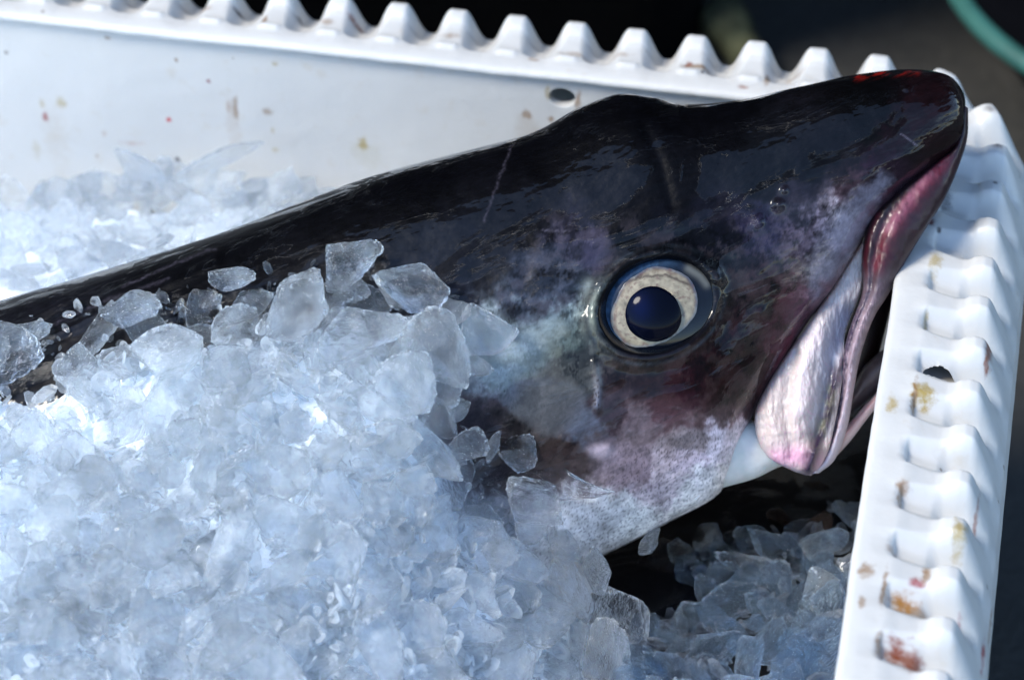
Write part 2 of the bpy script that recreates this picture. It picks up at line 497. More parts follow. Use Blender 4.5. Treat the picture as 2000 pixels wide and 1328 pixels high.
# profile stations: across, height at gap, height at crest
prof = np.array([(.0012, -.0026, -.0026), (.0002, -.0023, -.0023), (.0, -.0014, -.0014), (.0005, -.0005, -.0005), (.0016, .0, .0), (.004, .0002, .0003), (.0078, .0, .0004), (.0092, -.0008, .0005),
                 (.0098, -.0030, .0005), (.0125, -.0037, .0003), (.0175, -.0048, .0005), (.0195, -.0066, .0011), (.0206, -.0074, .0022), (.0232, -.0078, .0030), (.0256, -.0082, .0024), (.0268, -.0084, .0006),
                 (.0290, -.0098, -.0042), (.0322, -.0125, -.0112), (.0345, -.0165, -.0165), (.0356, -.0220, -.0220), (.0362, -.042, -.042)])
M = 150
wgt = np.concatenate([[0], np.cumsum(np.hypot(np.diff(prof[:, 0]), np.diff(0.5 * prof[:, 1] + 0.5 * prof[:, 2])) + 0.0004)])
uu = np.linspace(0, wgt[-1], M)
bc = np.interp(uu, wgt, prof[:, 0]); zg = np.interp(uu, wgt, prof[:, 1]); zc_ = np.interp(uu, wgt, prof[:, 2])
ker = np.array([0, 1, 2, 1, 0]) / 4.0
for arr in (bc, zg, zc_):
    e = np.concatenate([[arr[0]] * 2, arr, [arr[-1]] * 2]); arr[:] = np.convolve(e, ker, 'valid')
under = np.array([(.0345, -.042), (.0335, -.024), (.0318, -.0165), (.0255, -.0112), (.0125, -.0085), (.0080, -.0052), (.0074, -.0030)])
e_ = np.abs(q - np.round(q))
NB = len(q)
wide = sstep(0.0085, 0.019, bc)          # the tall outer end of a tooth is narrower than its low inner end
lo = 0.22 - 0.11 * wide; hi = 0.40 + 0.06 * wide
tt = np.clip((e_[:, None] - lo[None]) / (hi - lo)[None], 0, 1)
kk = 0.1 + 0.88 * wide[None]
Pm = 1 - ((1 - kk) * tt + kk * tt * tt * (3 - 2 * tt))
Ztop = zg[None] + (zc_ - zg)[None] * Pm
Ztop = Ztop + 0.0010 * np.exp(-((bc - 0.0082) / 0.0014) ** 2)[None] * (sstep(0.22, 0.10, e_) * sstep(0.3, 0.8, nor[:, 1]))[:, None]
Ztop = Ztop - 0.0015 * Pm * wide[None] * sstep(0.3, 0.8, nor[:, 0])[:, None]
Bt = np.concatenate([bc, under[:, 0]]); MT = len(Bt)
Zall = np.concatenate([Ztop, np.repeat(under[None, :, 1], NB, 0)], 1)
Zall = Zall * 1.0
PX = pos[:, None, 0] + nor[:, None, 0] * Bt[None]
PY = pos[:, None, 1] + nor[:, None, 1] * Bt[None]
wob = 0.0006 * fbm(PX * 14, PY * 14, 2.0, 3)
edge = np.clip(1 - np.abs(Bt - 0.002) / 0.004, 0, 1)[None]
dxy = 0.0007 * noise(q[:, None] * 0.35, 3.3, 0.0) * edge + 0.0003 * noise(q[:, None] * 2.3, 8.3, 0.0) * edge
PX = PX + nor[:, None, 0] * dxy; PY = PY + nor[:, None, 1] * dxy
Zall = Zall + wob + 0.0002 * fbm(PX * 120, PY * 120, 5.0, 2)
V = np.stack([PX, PY, Zall], -1).reshape(-1, 3)
Fq = grid_faces(NB, MT, True)
lasti = (NB - 1) * MT + np.arange(MT); j2 = (np.arange(MT) + 1) % MT
Fq = np.vstack([Fq, np.stack([lasti, (NB - 1) * MT + j2, j2, np.arange(MT)], -1)])
# drain hole moulded in one of the right hand recesses
hc = on_z(1836, 737, -0.004); hr = (0.0045, 0.0034)
dx = (V[:, 0] - hc[0]) / hr[0]; dy = (V[:, 1] - hc[1]) / hr[1]; rr = np.hypot(dx, dy)
near = (np.abs(rr - 1) < 0.16)
V[near, 0] = hc[0] + dx[near] / rr[near] * hr[0]; V[near, 1] = hc[1] + dy[near] / rr[near] * hr[1]
rv = np.hypot((V[:, 0] - hc[0]) / hr[0], (V[:, 1] - hc[1]) / hr[1])
ins = (rv[Fq] < 1.005).all(1)
rim = mesh_np("rim", V, Fq[~ins], mat=M_RIM)
keep(rim, crate)

WT = 0.003; WI = 0.0024     # wall thickness, how far the wall stands back under the lip
def wall_box(x0, x1, y0, y1, hole=None):
    bm = bmesh.new(); add_box(bm, x0, x1, y0, y1, ZB + 0.004, -0.0031)
    o = bm_obj("wall", bm, M_WALL)
    if hole is not None:
        c = bmesh.new()
        bmesh.ops.create_cone(c, cap_ends=True, segments=40, radius1=1, radius2=1, depth=0.05,
                              matrix=Matrix.Translation(hole[0]) @ Matrix.Diagonal((hole[1], 1, hole[2], 1)) @ Matrix.Rotation(R(90), 4, 'X'))
        co = bm_obj("cutter", c)
        md = o.modifiers.new("b", 'BOOLEAN'); md.object = co; md.operation = 'DIFFERENCE'; md.solver = 'EXACT'
        dg = bpy.context.evaluated_depsgraph_get()
        me = bpy.data.meshes.new_from_object(o.evaluated_get(dg))
        o.modifiers.clear(); o.data = me
        bpy.data.objects.remove(co)
    return keep(o, crate)
hp = on_y(1098, 191, YF + WI); kh = np.linalg.norm(hp - CAM) / FP
wall_box(XL - WI - WT, XR + WI + WT, YF + WI, YF + WI + WT, (Vector(hp), 27 * kh, 17 * kh / 0.78))
wall_box(XL - WI - WT, XR + WI + WT, YN - WI - WT, YN - WI)
wall_box(XR + WI, XR + WI + WT, YN - WI + 0.0001, YF + WI - 0.0001)
wall_box(XL - WI - WT, XL - WI, YN - WI + 0.0001, YF + WI - 0.0001)
bm = bmesh.new(); add_box(bm, XL - WI - WT, XR + WI + WT, YN - WI - WT, YF + WI + WT, ZB, ZB + 0.0038)
keep(bm_obj("floor", bm, M_WALL), crate)
# ------------------------------------------------------------------ the fish
TB = [  # (dorsal edge, ventral edge, half thickness)
 ((1887, 215), (1887, 232), .004), ((1880, 178), (1874, 285), .0115), ((1846, 145), (1815, 338), .0165), ((1765, 136), (1757, 388), .0205), ((1655, 149), (1700, 448), .0235),
 ((1550, 172), (1632, 560), .0265), ((1440, 197), (1566, 650), .0285), ((1335, 204), (1500, 765), .031), ((1272, 190), (1452, 850), .033), ((1205, 185), (1422, 930), .035),
 ((1125, 214), (1395, 972), .0365), ((1040, 259), (1310, 1018), .038), ((900, 297), (1205, 1072), .040), ((700, 353), (1020, 1160), .042), ((440, 452), (760, 1255), .043),
 ((200, 528), (460, 1330), .042), ((0, 587), (230, 1390), .040), ((-220, 655), (-20, 1410), .037), ((-500, 740), (-330, 1380), .031), ((-800, 830), (-650, 1280), .022), ((-960, 900), (-840, 1160), .012), ((-1010, 960), (-960, 1040), .003)]
NS, NTF, NTB = 760, 330, 60
dens = np.ones(len(TB) - 1); dens[:13] = 1.0; dens[13:16] = 0.9; dens[16:] = 0.35
seglen = np.array([np.linalg.norm((np.array(TB[i][0]) + TB[i][1]) / 2 - (np.array(TB[i + 1][0]) + TB[i + 1][1]) / 2) for i in range(len(TB) - 1)])
cum = np.concatenate([[0], np.cumsum((seglen + 20) * dens)])
us = np.interp(np.linspace(0, cum[-1], NS), cum, np.arange(len(TB)))
Tp = catmull([a[0] for a in TB], NS, us); Bp = catmull([a[1] for a in TB], NS, us)
Wp = catmull([[a[2]] for a in TB], NS, us)[:, 0]
thf = np.linspace(0, np.pi, NTF); thb = np.linspace(np.pi, 2 * np.pi, NTB + 2)[1:-1]
def side(th, e): return (1 - np.cos(th)) / 2, np.abs(np.sin(th)) ** e
tf, gf = side(thf, 0.72); tb, gb = side(thb, 0.8)
Xf = Tp[:, None, 0] + (Bp - Tp)[:, None, 0] * tf; Yf = Tp[:, None, 1] + (Bp - Tp)[:, None, 1] * tf
Wf = Wp[:, None] * gf
Xb = Tp[:, None, 0] + (Bp - Tp)[:, None, 0] * tb; Yb = Tp[:, None, 1] + (Bp - Tp)[:, None, 1] * tb
Wb = -0.78 * Wp[:, None] * gb

EX, EY = 1281.0, 596.0
ca, sa = math.cos(R(-24)), math.sin(R(-24))
def eye_r(X, Y, ax=112.0, ay=89.0):
    x = (X - EX) * ca + (Y - EY) * sa; y = -(X - EX) * sa + (Y - EY) * ca
    return np.hypot(x / ax, y / ay)
def ridge(X, Y, pts, width): return np.exp(-(dpoly(X, Y, pts) / width) ** 2)
inside = np.minimum(sstep(0, .05, tf), sstep(1, .96, tf))[None]
gz = np.minimum(sstep(0, .12, tf), sstep(1, .9, tf))[None]
disp = np.zeros_like(Wf)
er = eye_r(Xf, Yf)
disp -= 0.0052 * (1 - sstep(0.86, 1.04, er))
disp += 0.0010 * np.exp(-((er - 1.12) / 0.09) ** 2) * (1 + 0.5 * fbm(Xf / 30, Yf / 30, 2., 3)) - 0.0008 * np.exp(-((er - 1.45) / 0.16) ** 2)
for pts, w_, a_ in [
    ([(1030, 480), (1018, 560), (1040, 640), (1035, 720)], 18, -.0005), ([(1060, 500), (1100, 560), (1120, 640), (1100, 720)], 40, .0004),
    ([(930, 560), (960, 700), (950, 860), (1010, 960)], 40, -.0007), ([(1085, 238), (1150, 226), (1230, 213), (1290, 210), (1325, 214)], 9, -.0022),
    ([(1100, 225), (1170, 205), (1250, 198)], 14, .0010), ([(1250, 230), (1290, 320), (1310, 400)], 12, -.0006), ([(1440, 800), (1480, 730), (1560, 610), (1640, 490)], 24, .0010),
    ([(1160, 705), (1170, 760), (1165, 800)], 7, .0008), ([(1700, 330), (1640, 400), (1560, 470)], 26, .0009), ([(1780, 250), (1700, 300), (1600, 350)], 30, -.0008),
    ([(60, 640), (200, 560), (420, 475), (560, 420)], 10, -.0022), ([(100, 655), (240, 585), (420, 512)], 12, .0012), ([(1250, 985), (1330, 960), (1400, 925)], 16, -.0008),
    ([(1080, 700), (1180, 730), (1290, 745), (1400, 715)], 22, -.0006), ([(1400, 905), (1420, 850), (1440, 800)], 10, .0008)]:
    disp += a_ * ridge(Xf, Yf, pts, w_)
# small nostril lumps, blisters and drops
for x, y, r, a_ in [(1521, 400, 11, .0016), (1482, 432, 12, .0013), (1500, 418, 16, -.0008), (1532, 372, 8, .0012), (1400, 528, 12, .0013), (1407, 545, 9, .0016), (1175, 882, 20, .0010),
                    (1190, 872, 10, .0006), (1150, 880, 10, .0006), (1325, 640, 8, .0003), (1098, 858, 9, .0007), (1115, 862, 8, .0008), (1490, 610, 8, .0008), (1770, 172, 8, .0007), (1140, 215, 26, .0012)]:
    disp += a_ * np.exp(-((Xf - x) ** 2 + (Yf - y) ** 2) / r ** 2)
away = sstep(1.0, 1.35, er)
ang = R(-24)
Ur = (Xf * math.cos(ang) + Yf * math.sin(ang)); Vr = (-Xf * math.sin(ang) + Yf * math.cos(ang))
disp += away * (0.0011 * fbm(Xf / 170, Yf / 170, 1.0, 3) + 0.00030 * fbm(Ur / 60, Vr / 22, 3.0, 3) + 0.00010 * fbm(Ur / 18, Vr / 9, 7.0, 3))
Wf2 = Wf + disp * gz
# --- colour of the skin, by place
CP = np.array([
 (1000,700,112,122,128),(955,650,104,116,122),(1100,640,86,102,110),(1050,560,38,42,52),(1040,780,88,92,104),(1130,820,66,68,80),(960,850,40,34,38),(1100,880,48,38,38),
 (1200,800,44,34,38),(1300,800,64,44,48),(1250,832,92,80,84),(1340,860,114,104,106),(1240,920,118,104,112),(1300,950,190,176,180),(1350,900,190,176,186),(1400,870,222,212,220),
 (1200,1000,190,190,190),(1250,1030,228,228,224),(1350,980,240,236,232),(1400,930,238,234,232),(1400,700,26,7,12),(1330,730,40,16,26),(1440,650,36,22,30),(1480,560,46,36,46),(1550,600,66,30,46),
 (1470,760,24,6,10),(1410,800,66,48,50),(1560,480,64,56,68),(1600,430,96,90,104),(1640,425,130,124,132),(1590,520,92,84,88),(1680,370,48,36,42),(1720,330,26,14,24),(1760,270,16,7,11),
 (1830,260,20,7,9),(1700,220,3,3,4),(1600,300,6,6,9),(1500,330,6,7,10),(1300,350,7,7,10),(1150,480,40,38,50),(1110,560,44,48,58),(1150,600,120,134,138),(1130,720,74,78,84),(1250,740,34,24,28),
 (1200,430,8,8,12),(1000,420,6,6,9),(700,450,4,4,6),(400,520,4,4,6),(100,640,14,14,18),(800,360,3,3,5),(1100,300,3,3,5),(1250,200,3,3,5),(1400,250,3,3,5),(850,560,18,20,28),(900,500,12,13,18),(600,600,8,8,11),
 (200,800,10,10,13),(500,1000,60,60,66),(800,900,80,84,92),(900,1050,140,142,146),(1100,1030,200,200,200),(800,1200,170,170,172),(300,1200,140,140,144),(1500,450,30,28,44),(1420,560,32,26,34),(1400,480,12,12,20),
 (1540,690,70,30,42),(1490,775,60,38,38),(1450,845,226,214,218),(1600,590,110,84,92),(1665,480,104,90,98),(1720,425,66,44,52),(1290,470,7,7,12),(1660,330,14,11,15),(1560,390,26,24,32),(1350,1000,240,236,230),(1430,955,242,240,232)], float)
def skin_colour(X, Y):
    wx = X + 62 * fbm(X / 60, Y / 60, 11.0, 6, 0.62) + 16 * fbm(X / 12, Y / 12, 4.0, 3); wy = Y + 62 * fbm(X / 60, Y / 60, 23.0, 6, 0.62) + 16 * fbm(X / 12, Y / 12, 9.0, 3)
    cl = lin(CP[:, 2:])
    num = 0; den = 0
    for i in range(len(CP)):
        w = 1.0 / ((wx - CP[i, 0]) ** 2 + (wy - CP[i, 1]) ** 2 + 400.0) ** 2.8
        num = num + w[..., None] * np.log(cl[i] + 0.002); den = den + w
    return np.exp(num / den[..., None]) - 0.002
def blend(C, m, col, s=1.0):
    m = np.clip(m * s, 0, 1)[..., None]
    return C * (1 - m) + lin(col) * m
C = skin_colour(Xf, Yf)
lum = C.mean(-1)
n1 = fbm(Xf / 26, Yf / 26, 2.0, 5, 0.6); n2 = fbm(Xf / 5.0, Yf / 5.0, 6.0, 3, 0.65); n3 = fbm(Ur / 40, Vr / 8, 8.0, 4, 0.6)
C = C * np.clip(1 + 0.9 * n1 + 0.5 * n3, 0.25, 2.2)[..., None]
# fine dark pepper on the pale lower flank
pep = sstep(0.05, 0.3, n2) * sstep(0.05, 0.2, lum) * np.clip(1.15 - sstep(0, 140, (Yf - 980) + (Xf - 1250) * 0.55 + 60 * n1), 0.0, 1)
C = C * (1 - 0.6 * pep[..., None] * np.array([1, 1.0, 0.98]))
mar = sstep(-10, 60, sdist(Xf, Yf, [(1290, 730), (1400, 640), (1480, 590), (1570, 560), (1530, 690), (1460, 800), (1380, 810), (1280, 790)])) * sstep(-0.12, 0.10, n1 + 0.5 * n3)
C = blend(C, mar, (34, 9, 14), 0.85)
flk = fbm(Xf / 48, Yf / 48, 31.0, 7, 0.66); fl2 = fbm(Xf / 21, Yf / 21, 37.0, 6, 0.66)
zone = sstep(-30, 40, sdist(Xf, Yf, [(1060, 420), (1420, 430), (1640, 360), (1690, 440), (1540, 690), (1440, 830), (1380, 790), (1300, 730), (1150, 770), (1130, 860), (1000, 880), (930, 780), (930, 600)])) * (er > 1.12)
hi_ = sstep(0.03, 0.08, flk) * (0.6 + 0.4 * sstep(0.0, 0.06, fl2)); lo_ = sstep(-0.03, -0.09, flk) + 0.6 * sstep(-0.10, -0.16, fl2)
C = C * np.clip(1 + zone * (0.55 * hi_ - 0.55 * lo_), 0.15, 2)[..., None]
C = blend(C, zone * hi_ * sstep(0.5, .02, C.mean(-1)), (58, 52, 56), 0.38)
# clearer patches
C = blend(C, sstep(-12, 8, sdist(Xf + 14 * n1, Yf + 14 * n1, [(1000, 745), (1060, 735), (1140, 760), (1145, 810), (1120, 850), (1060, 850), (1000, 800)])), (98, 104, 122), 0.55)
C = blend(C, sstep(-14, 12, sdist(Xf + 22 * n1, Yf + 22 * n1, [(930, 700), (1010, 650), (1095, 615), (1110, 650), (1060, 720), (960, 765)])), (128, 140, 142), 0.55)
C = blend(C, np.exp(-(((Xf - 1175) / 26) ** 2 + ((Yf - 881) / 15) ** 2) ** 2), (176, 160, 168), 0.7)
C = blend(C, sstep(-10, 20, sdist(Xf + 30 * n1, Yf + 30 * n1, [(1130, 470), (1175, 465), (1200, 500), (1170, 540), (1130, 520)])), (70, 66, 88), 0.35)
C = blend(C, ridge(Xf, Yf, [(1168, 720), (1166, 790)], 7) * (n2 > -0.2), (120, 124, 140), 0.7)
C = blend(C, ridge(Xf, Yf, [(1150, 560), (1165, 590), (1150, 640)], 14), (160, 172, 172), 0.5)
C = blend(C, sstep(-12, 16, sdist(Xf + 20 * n1, Yf + 20 * n1, [(1570, 520), (1640, 405), (1722, 335), (1742, 345), (1700, 432), (1640, 525), (1590, 590)])) * np.clip(0.75 + 1.3 * flk, 0, 1), (124, 120, 134), 0.75)
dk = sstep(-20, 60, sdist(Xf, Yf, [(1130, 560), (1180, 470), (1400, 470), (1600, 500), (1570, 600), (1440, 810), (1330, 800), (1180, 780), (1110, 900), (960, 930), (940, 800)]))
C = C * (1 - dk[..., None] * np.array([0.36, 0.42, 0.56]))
# thin pale rim along the lip edge of the cheek
C = blend(C, ridge(Xf, Yf, [(1422, 930), (1452, 850), (1500, 768), (1566, 652), (1632, 562), (1690, 465)], 7), (190, 170, 170), 0.55)
C = blend(C, ridge(Xf, Yf, [(1540, 690), (1590, 610), (1650, 520)], 9), (90, 40, 30), 0.35)
# red glint on top of the snout, painted into the skin colour
C = blend(C, ridge(Xf, Yf + 3 * n3, [(1670, 152), (1730, 143), (1790, 141)], 6), (150, 22, 10), 0.7 * sstep(-.1, .3, n3))
# pale scratches
for pts, w_, s_ in [([(1000, 285), (975, 350), (945, 430)], 6, .22), ([(1760, 262), (1792, 285)], 2.4, .9),
                    
                    ([(1060, 450), (1100, 452), (1115, 448)], 5, .35),
                     ([(240, 560), (330, 520), (420, 485)], 6, .25), ([(90, 640), (200, 590), (330, 545)], 7, .22)]:
    C = blend(C, ridge(Xf + 6 * n1 + 2 * n2, Yf + 6 * n1 + 2 * n3, pts, max(1.4, 0.45 * w_)) * np.clip(0.55 + 1.6 * n2, 0, 1), (120, 114, 130), 0.75 * s_)
# socket, eyelid
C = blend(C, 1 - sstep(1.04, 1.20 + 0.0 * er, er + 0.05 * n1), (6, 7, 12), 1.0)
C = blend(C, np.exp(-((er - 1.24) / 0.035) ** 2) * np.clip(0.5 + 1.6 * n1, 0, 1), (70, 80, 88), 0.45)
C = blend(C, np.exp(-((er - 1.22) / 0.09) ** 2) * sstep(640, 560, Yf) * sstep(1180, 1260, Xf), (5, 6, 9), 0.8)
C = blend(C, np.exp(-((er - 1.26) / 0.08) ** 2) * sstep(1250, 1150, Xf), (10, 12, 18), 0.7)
Cb = np.broadcast_to(lin((14, 14, 18)), Xb.shape + (3,)) * (1 - tb[None, :, None]) + lin((180, 180, 184)) * tb[None, :, None]

Vs, Fs, Cs, nv = [], [], [], 0
def push(V, Fq, C):
    global nv
    Vs.append(V.reshape(-1, 3)); Fs.append(Fq + nv); Cs.append(C.reshape(-1, 3)); nv += V.reshape(-1, 3).shape[0]
Xa = np.concatenate([Xf, Xb], 1); Ya = np.concatenate([Yf, Yb], 1); Wa = np.concatenate([Wf2, Wb], 1)
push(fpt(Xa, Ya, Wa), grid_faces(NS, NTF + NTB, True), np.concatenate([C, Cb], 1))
# front surface lookup used when ice is heaped on the fish
GS = 10; gw = np.full((300, 220), -1.0)
ii = np.clip(((Xf + 800) / GS).astype(int), 0, 299); jj = np.clip(((Yf + 200) / GS).astype(int), 0, 219)
np.maximum.at(gw, (ii.ravel(), jj.ravel()), Wf2.ravel())
def fishw(x, y):
    v = gw[int(np.clip((x + 800) / GS, 0, 299)), int(np.clip((y + 200) / GS, 0, 219))]
    return None if v < -0.5 else float(v)

def sheet(Lp, Rp, w0, bulge, back, cfun, n=260, m=120, e=0.7, dfun=None):
    """a fold of flesh between two edge lines: bulges towards the viewer, has a back"""
    L = catmull(Lp, n); Rr = catmull(Rp, n); s = np.linspace(0, 1, n)
    w0 = np.interp(s, np.linspace(0, 1, len(w0)), w0); bu = np.interp(s, np.linspace(0, 1, len(bulge)), bulge)
    ba = np.interp(s, np.linspace(0, 1, len(back)), back)
    tf_, gf_ = side(np.linspace(0, np.pi, m), e); tb_, gb_ = side(np.linspace(np.pi, 2 * np.pi, 26)[1:-1], 0.8)
    t_ = np.concatenate([tf_, tb_])
    X = L[:, None, 0] + (Rr - L)[:, None, 0] * t_; Y = L[:, None, 1] + (Rr - L)[:, None, 1] * t_
    W = np.concatenate([w0[:, None] + bu[:, None] * gf_, w0[:, None] - ba[:, None] * gb_], 1)
    front = np.concatenate([np.minimum(1, 4 * gf_ ** 2), np.zeros(len(tb_))])
    if dfun is not None: W = W + dfun(X, Y, s[:, None], t_[None]) * front
    Cc = cfun(X, Y, s[:, None] + 0 * X, t_[None] + 0 * X)
    P = fpt(X, Y, W); m_ = X.shape[1]; base0 = nv
    push(P, grid_faces(n, m_, True), Cc)
    for k in (0, n - 1):                                  # close both ends
        Vs.append(P[k].mean(0)[None]); Cs.append(Cc[k].mean(0)[None])
        j = np.arange(m_)
        ENDT.append(np.stack([base0 + k * m_ + j, base0 + k * m_ + (j + 1) % m_, np.full(m_, nv)], -1))
        globals()['nv'] += 1
ENDT = []
def mottled(X, Y, col, amp=0.25, k=30):
    nn = fbm(X / k, Y / k, 5.0, 4, 0.6)
    return lin(col) * np.clip(1 + amp * nn, 0.3, 1.7)[..., None]

# throat and lower jaw, running under the crate rim
def c_jaw(X, Y, s, t):
    C = mottled(X, Y, (226, 224, 216), 0.15)
    C = blend(C, fbm(X / 40, Y / 40, 1.5, 3) * sstep(.1, .25, s), (180, 200, 186), 0.8)
    C = blend(C, sstep(0.45, 0.62, s), (196, 178, 184))
    C = blend(C, ridge(X, Y, [(1636, 880), (1650, 850), (1690, 800), (1730, 755)], 5), (120, 60, 44), 0.6)
    C = blend(C, ridge(X, Y, [(1630, 862), (1640, 855)], 6), (150, 110, 60), 0.7)
    C = blend(C, sstep(0.82, 0.95, s), (120, 84, 100), 0.7)
    return C
sheet([(1330, 900), (1410, 830), (1480, 822), (1560, 840), (1640, 838), (1690, 790), (1730, 745), (1778, 690)],
      [(1345, 970), (1420, 950), (1475, 934), (1535, 908), (1610, 905), (1655, 868), (1712, 797), (1790, 735)],
      [-.004, .002, .002, .0, -.001, -.002, -.003, -.004], [.010, .010, .009, .009, .008, .007, .006, .006], [.012, .012, .012, .012, .010, .008, .007, .006], c_jaw, 260, 90)
# far side of the mouth, in shade
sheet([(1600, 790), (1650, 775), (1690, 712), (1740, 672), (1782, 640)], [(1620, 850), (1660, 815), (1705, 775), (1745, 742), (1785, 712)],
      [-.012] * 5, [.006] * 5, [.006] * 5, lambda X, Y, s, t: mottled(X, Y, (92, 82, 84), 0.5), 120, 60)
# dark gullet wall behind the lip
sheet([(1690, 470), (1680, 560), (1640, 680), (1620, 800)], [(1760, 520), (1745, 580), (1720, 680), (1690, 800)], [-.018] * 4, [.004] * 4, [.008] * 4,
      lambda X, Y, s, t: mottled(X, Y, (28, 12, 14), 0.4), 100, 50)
# upper lip: from the snout tip down to the corner of the mouth
def c_lip(X, Y, s, t):
    C = mottled(X, Y, (40, 22, 28), 0.5)
    nn = fbm(X / 14, Y / 22, 3.0, 4, 0.6)
    pink = ridge(X, Y, [(1838, 318), (1800, 362), (1762, 408), (1728, 462), (1706, 520)], 18)
    C = blend(C, pink * np.clip(1 + 1.2 * nn, 0, 1.4), (86, 27, 40), 0.9)
    C = blend(C, ridge(X, Y, [(1812, 340), (1775, 388), (1735, 445)], 11) * np.clip(0.8 + nn, 0, 1), (140, 88, 106), 0.7)
    C = blend(C, sstep(0.34, 0.2, t) * sstep(0.5, 0.4, s), (20, 9, 13), 0.95)
    low = sstep(0.42, 0.6, s)
    grey = mottled(X, Y, (140, 122, 130), 0.5, 18)
    C = C * (1 - low[..., None]) + grey * low[..., None]
    dk = low * sstep(0.42, 0.2, t + 0.25 * fbm(X / 10, Y / 16, 9.0, 3, 0.6)) * np.clip(0.9 + 1.1 * fbm(X / 5, Y / 9, 2.0, 3, .65), 0, 1)
    C = blend(C, dk, (44, 32, 54), 0.9)
    C = blend(C, sstep(0.55, 0.95, s) * sstep(0.35, 0.6, t), (190, 184, 196), 0.75)
    C = blend(C, ridge(X, Y, [(1715, 420), (1688, 500), (1678, 560)], 7), (74, 18, 30), 0.6)
    return C
def d_lip(X, Y, s, t):
    return 0.0006 * fbm(X / 30, Y / 40, 4.0, 3) + 0.0004 * fbm(X / 7, Y / 16, 4.0, 3) * sstep(0.35, 0.6, s) - 0.0012 * np.exp(-((t - 0.3) / 0.12) ** 2) * sstep(0.2, 0.4, s)
sheet([(1882, 205), (1862, 284), (1812, 318), (1752, 364), (1700, 424), (1684, 498), (1684, 570), (1660, 640), (1645, 700), (1637, 780), (1618, 850), (1590, 905), (1575, 925)],
      [(1891, 212), (1889, 272), (1869, 335), (1843, 392), (1803, 455), (1767, 514), (1735, 575), (1706, 622), (1682, 690), (1668, 760), (1656, 830), (1632, 895), (1600, 924)],
      [.004, .004, .005, .007, .009, .009, .008, .007, .006, .005, .005, .006, .008], [.004, .005, .006, .007, .007, .007, .007, .007, .007, .007, .007, .006, .004],
      [.003, .005, .007, .008, .009, .009, .008, .007, .006, .006, .006, .006, .003], c_lip, 420, 110, 0.75, d_lip)
# white jaw flap hanging between cheek and lip
def c_flap(X, Y, s, t):
    C = mottled(X, Y, (190, 176, 170), 0.16, 34)
    C = blend(C, ridge(X, Y, [(1650, 620), (1622, 690), (1612, 760), (1600, 830)], 26), (150, 158, 180), 0.75)
    C = blend(C, ridge(X, Y, [(1590, 640), (1570, 720), (1560, 800)], 14), (206, 196, 200), 0.6)
    C = blend(C, ridge(X, Y, [(1520, 895), (1560, 890), (1590, 900)], 22), (226, 150, 190), 0.55)
    vn = np.abs(fbm(X / 60, Y / 60, 3.0, 4, 0.6))
    C = blend(C, sstep(0.02, 0.0, vn) * sstep(800, 900, Y), (196, 110, 150), 0.45)
    C = blend(C, sstep(0.02, 0.0, vn) * sstep(600, 700, Y), (206, 150, 180), 0.4)
    C = blend(C, ridge(X, Y, [(1632, 720), (1620, 800), (1598, 860), (1580, 915)], 15) * sstep(640, 760, Y + 20 * fbm(X / 15, Y / 15, 4.0, 3)), (44, 32, 52), 1.0)
    C = blend(C, ridge(X, Y, [(1622, 760), (1600, 860)], 14) * sstep(-0.2, .3, fbm(X / 20, Y / 30, 1.0, 3)), (160, 160, 120), 0.3)
    C = blend(C, ridge(X, Y, [(1690, 470), (1660, 500), (1610, 580), (1560, 650), (1505, 735), (1475, 800)], 9), (176, 120, 100), 0.6)
    C = blend(C, sstep(0.1, 0.0, s), (150, 140, 156), 0.8)
    return C
def d_flap(X, Y, s, t):
    return (0.0016 * fbm(X / 28, Y / 75, 6.0, 4, .6) + 0.0010 * fbm(X / 90, Y / 60, 16.0, 3) + 0.0014 * ridge(X, Y, [(1640, 700), (1615, 820), (1580, 915)], 7) - 0.0010 * ridge(X, Y, [(1555, 690), (1535, 790), (1545, 890)], 9) - 0.0042 * ridge(X, Y, [(1660, 610), (1632, 690), (1618, 770), (1600, 850)], 22) + 0.0016 * ridge(X, Y, [(1600, 620), (1572, 720), (1565, 800)], 18)
            + 0.0005 * fbm(X / 40, Y / 70, 2.0, 3) + 0.0007 * ridge(X, Y, [(1520, 740), (1500, 800), (1510, 860)], 12) - 0.0005 * ridge(X, Y, [(1530, 800), (1535, 850)], 8))
sheet([(1708, 438), (1672, 490), (1620, 572), (1562, 655), (1508, 735), (1476, 800), (1478, 852), (1500, 892), (1545, 918), (1572, 927)],
      [(1712, 446), (1688, 500), (1684, 560), (1652, 645), (1648, 700), (1642, 765), (1630, 830), (1618, 880), (1600, 915), (1584, 929)],
      [.004, .004, .005, .007, .008, .009, .010, .010, .009, .008], [.002, .004, .006, .007, .0075, .008, .008, .007, .005, .002], [.003, .004, .005, .006, .007, .007, .007, .006, .004, .002],
      c_flap, 380, 190, 0.45, d_flap)

t = NT("fish skin")
att = t.new("Attribute", attribute_name="tint")
g_ = t.new("TexCoord"); P = g_.outputs["Object"]
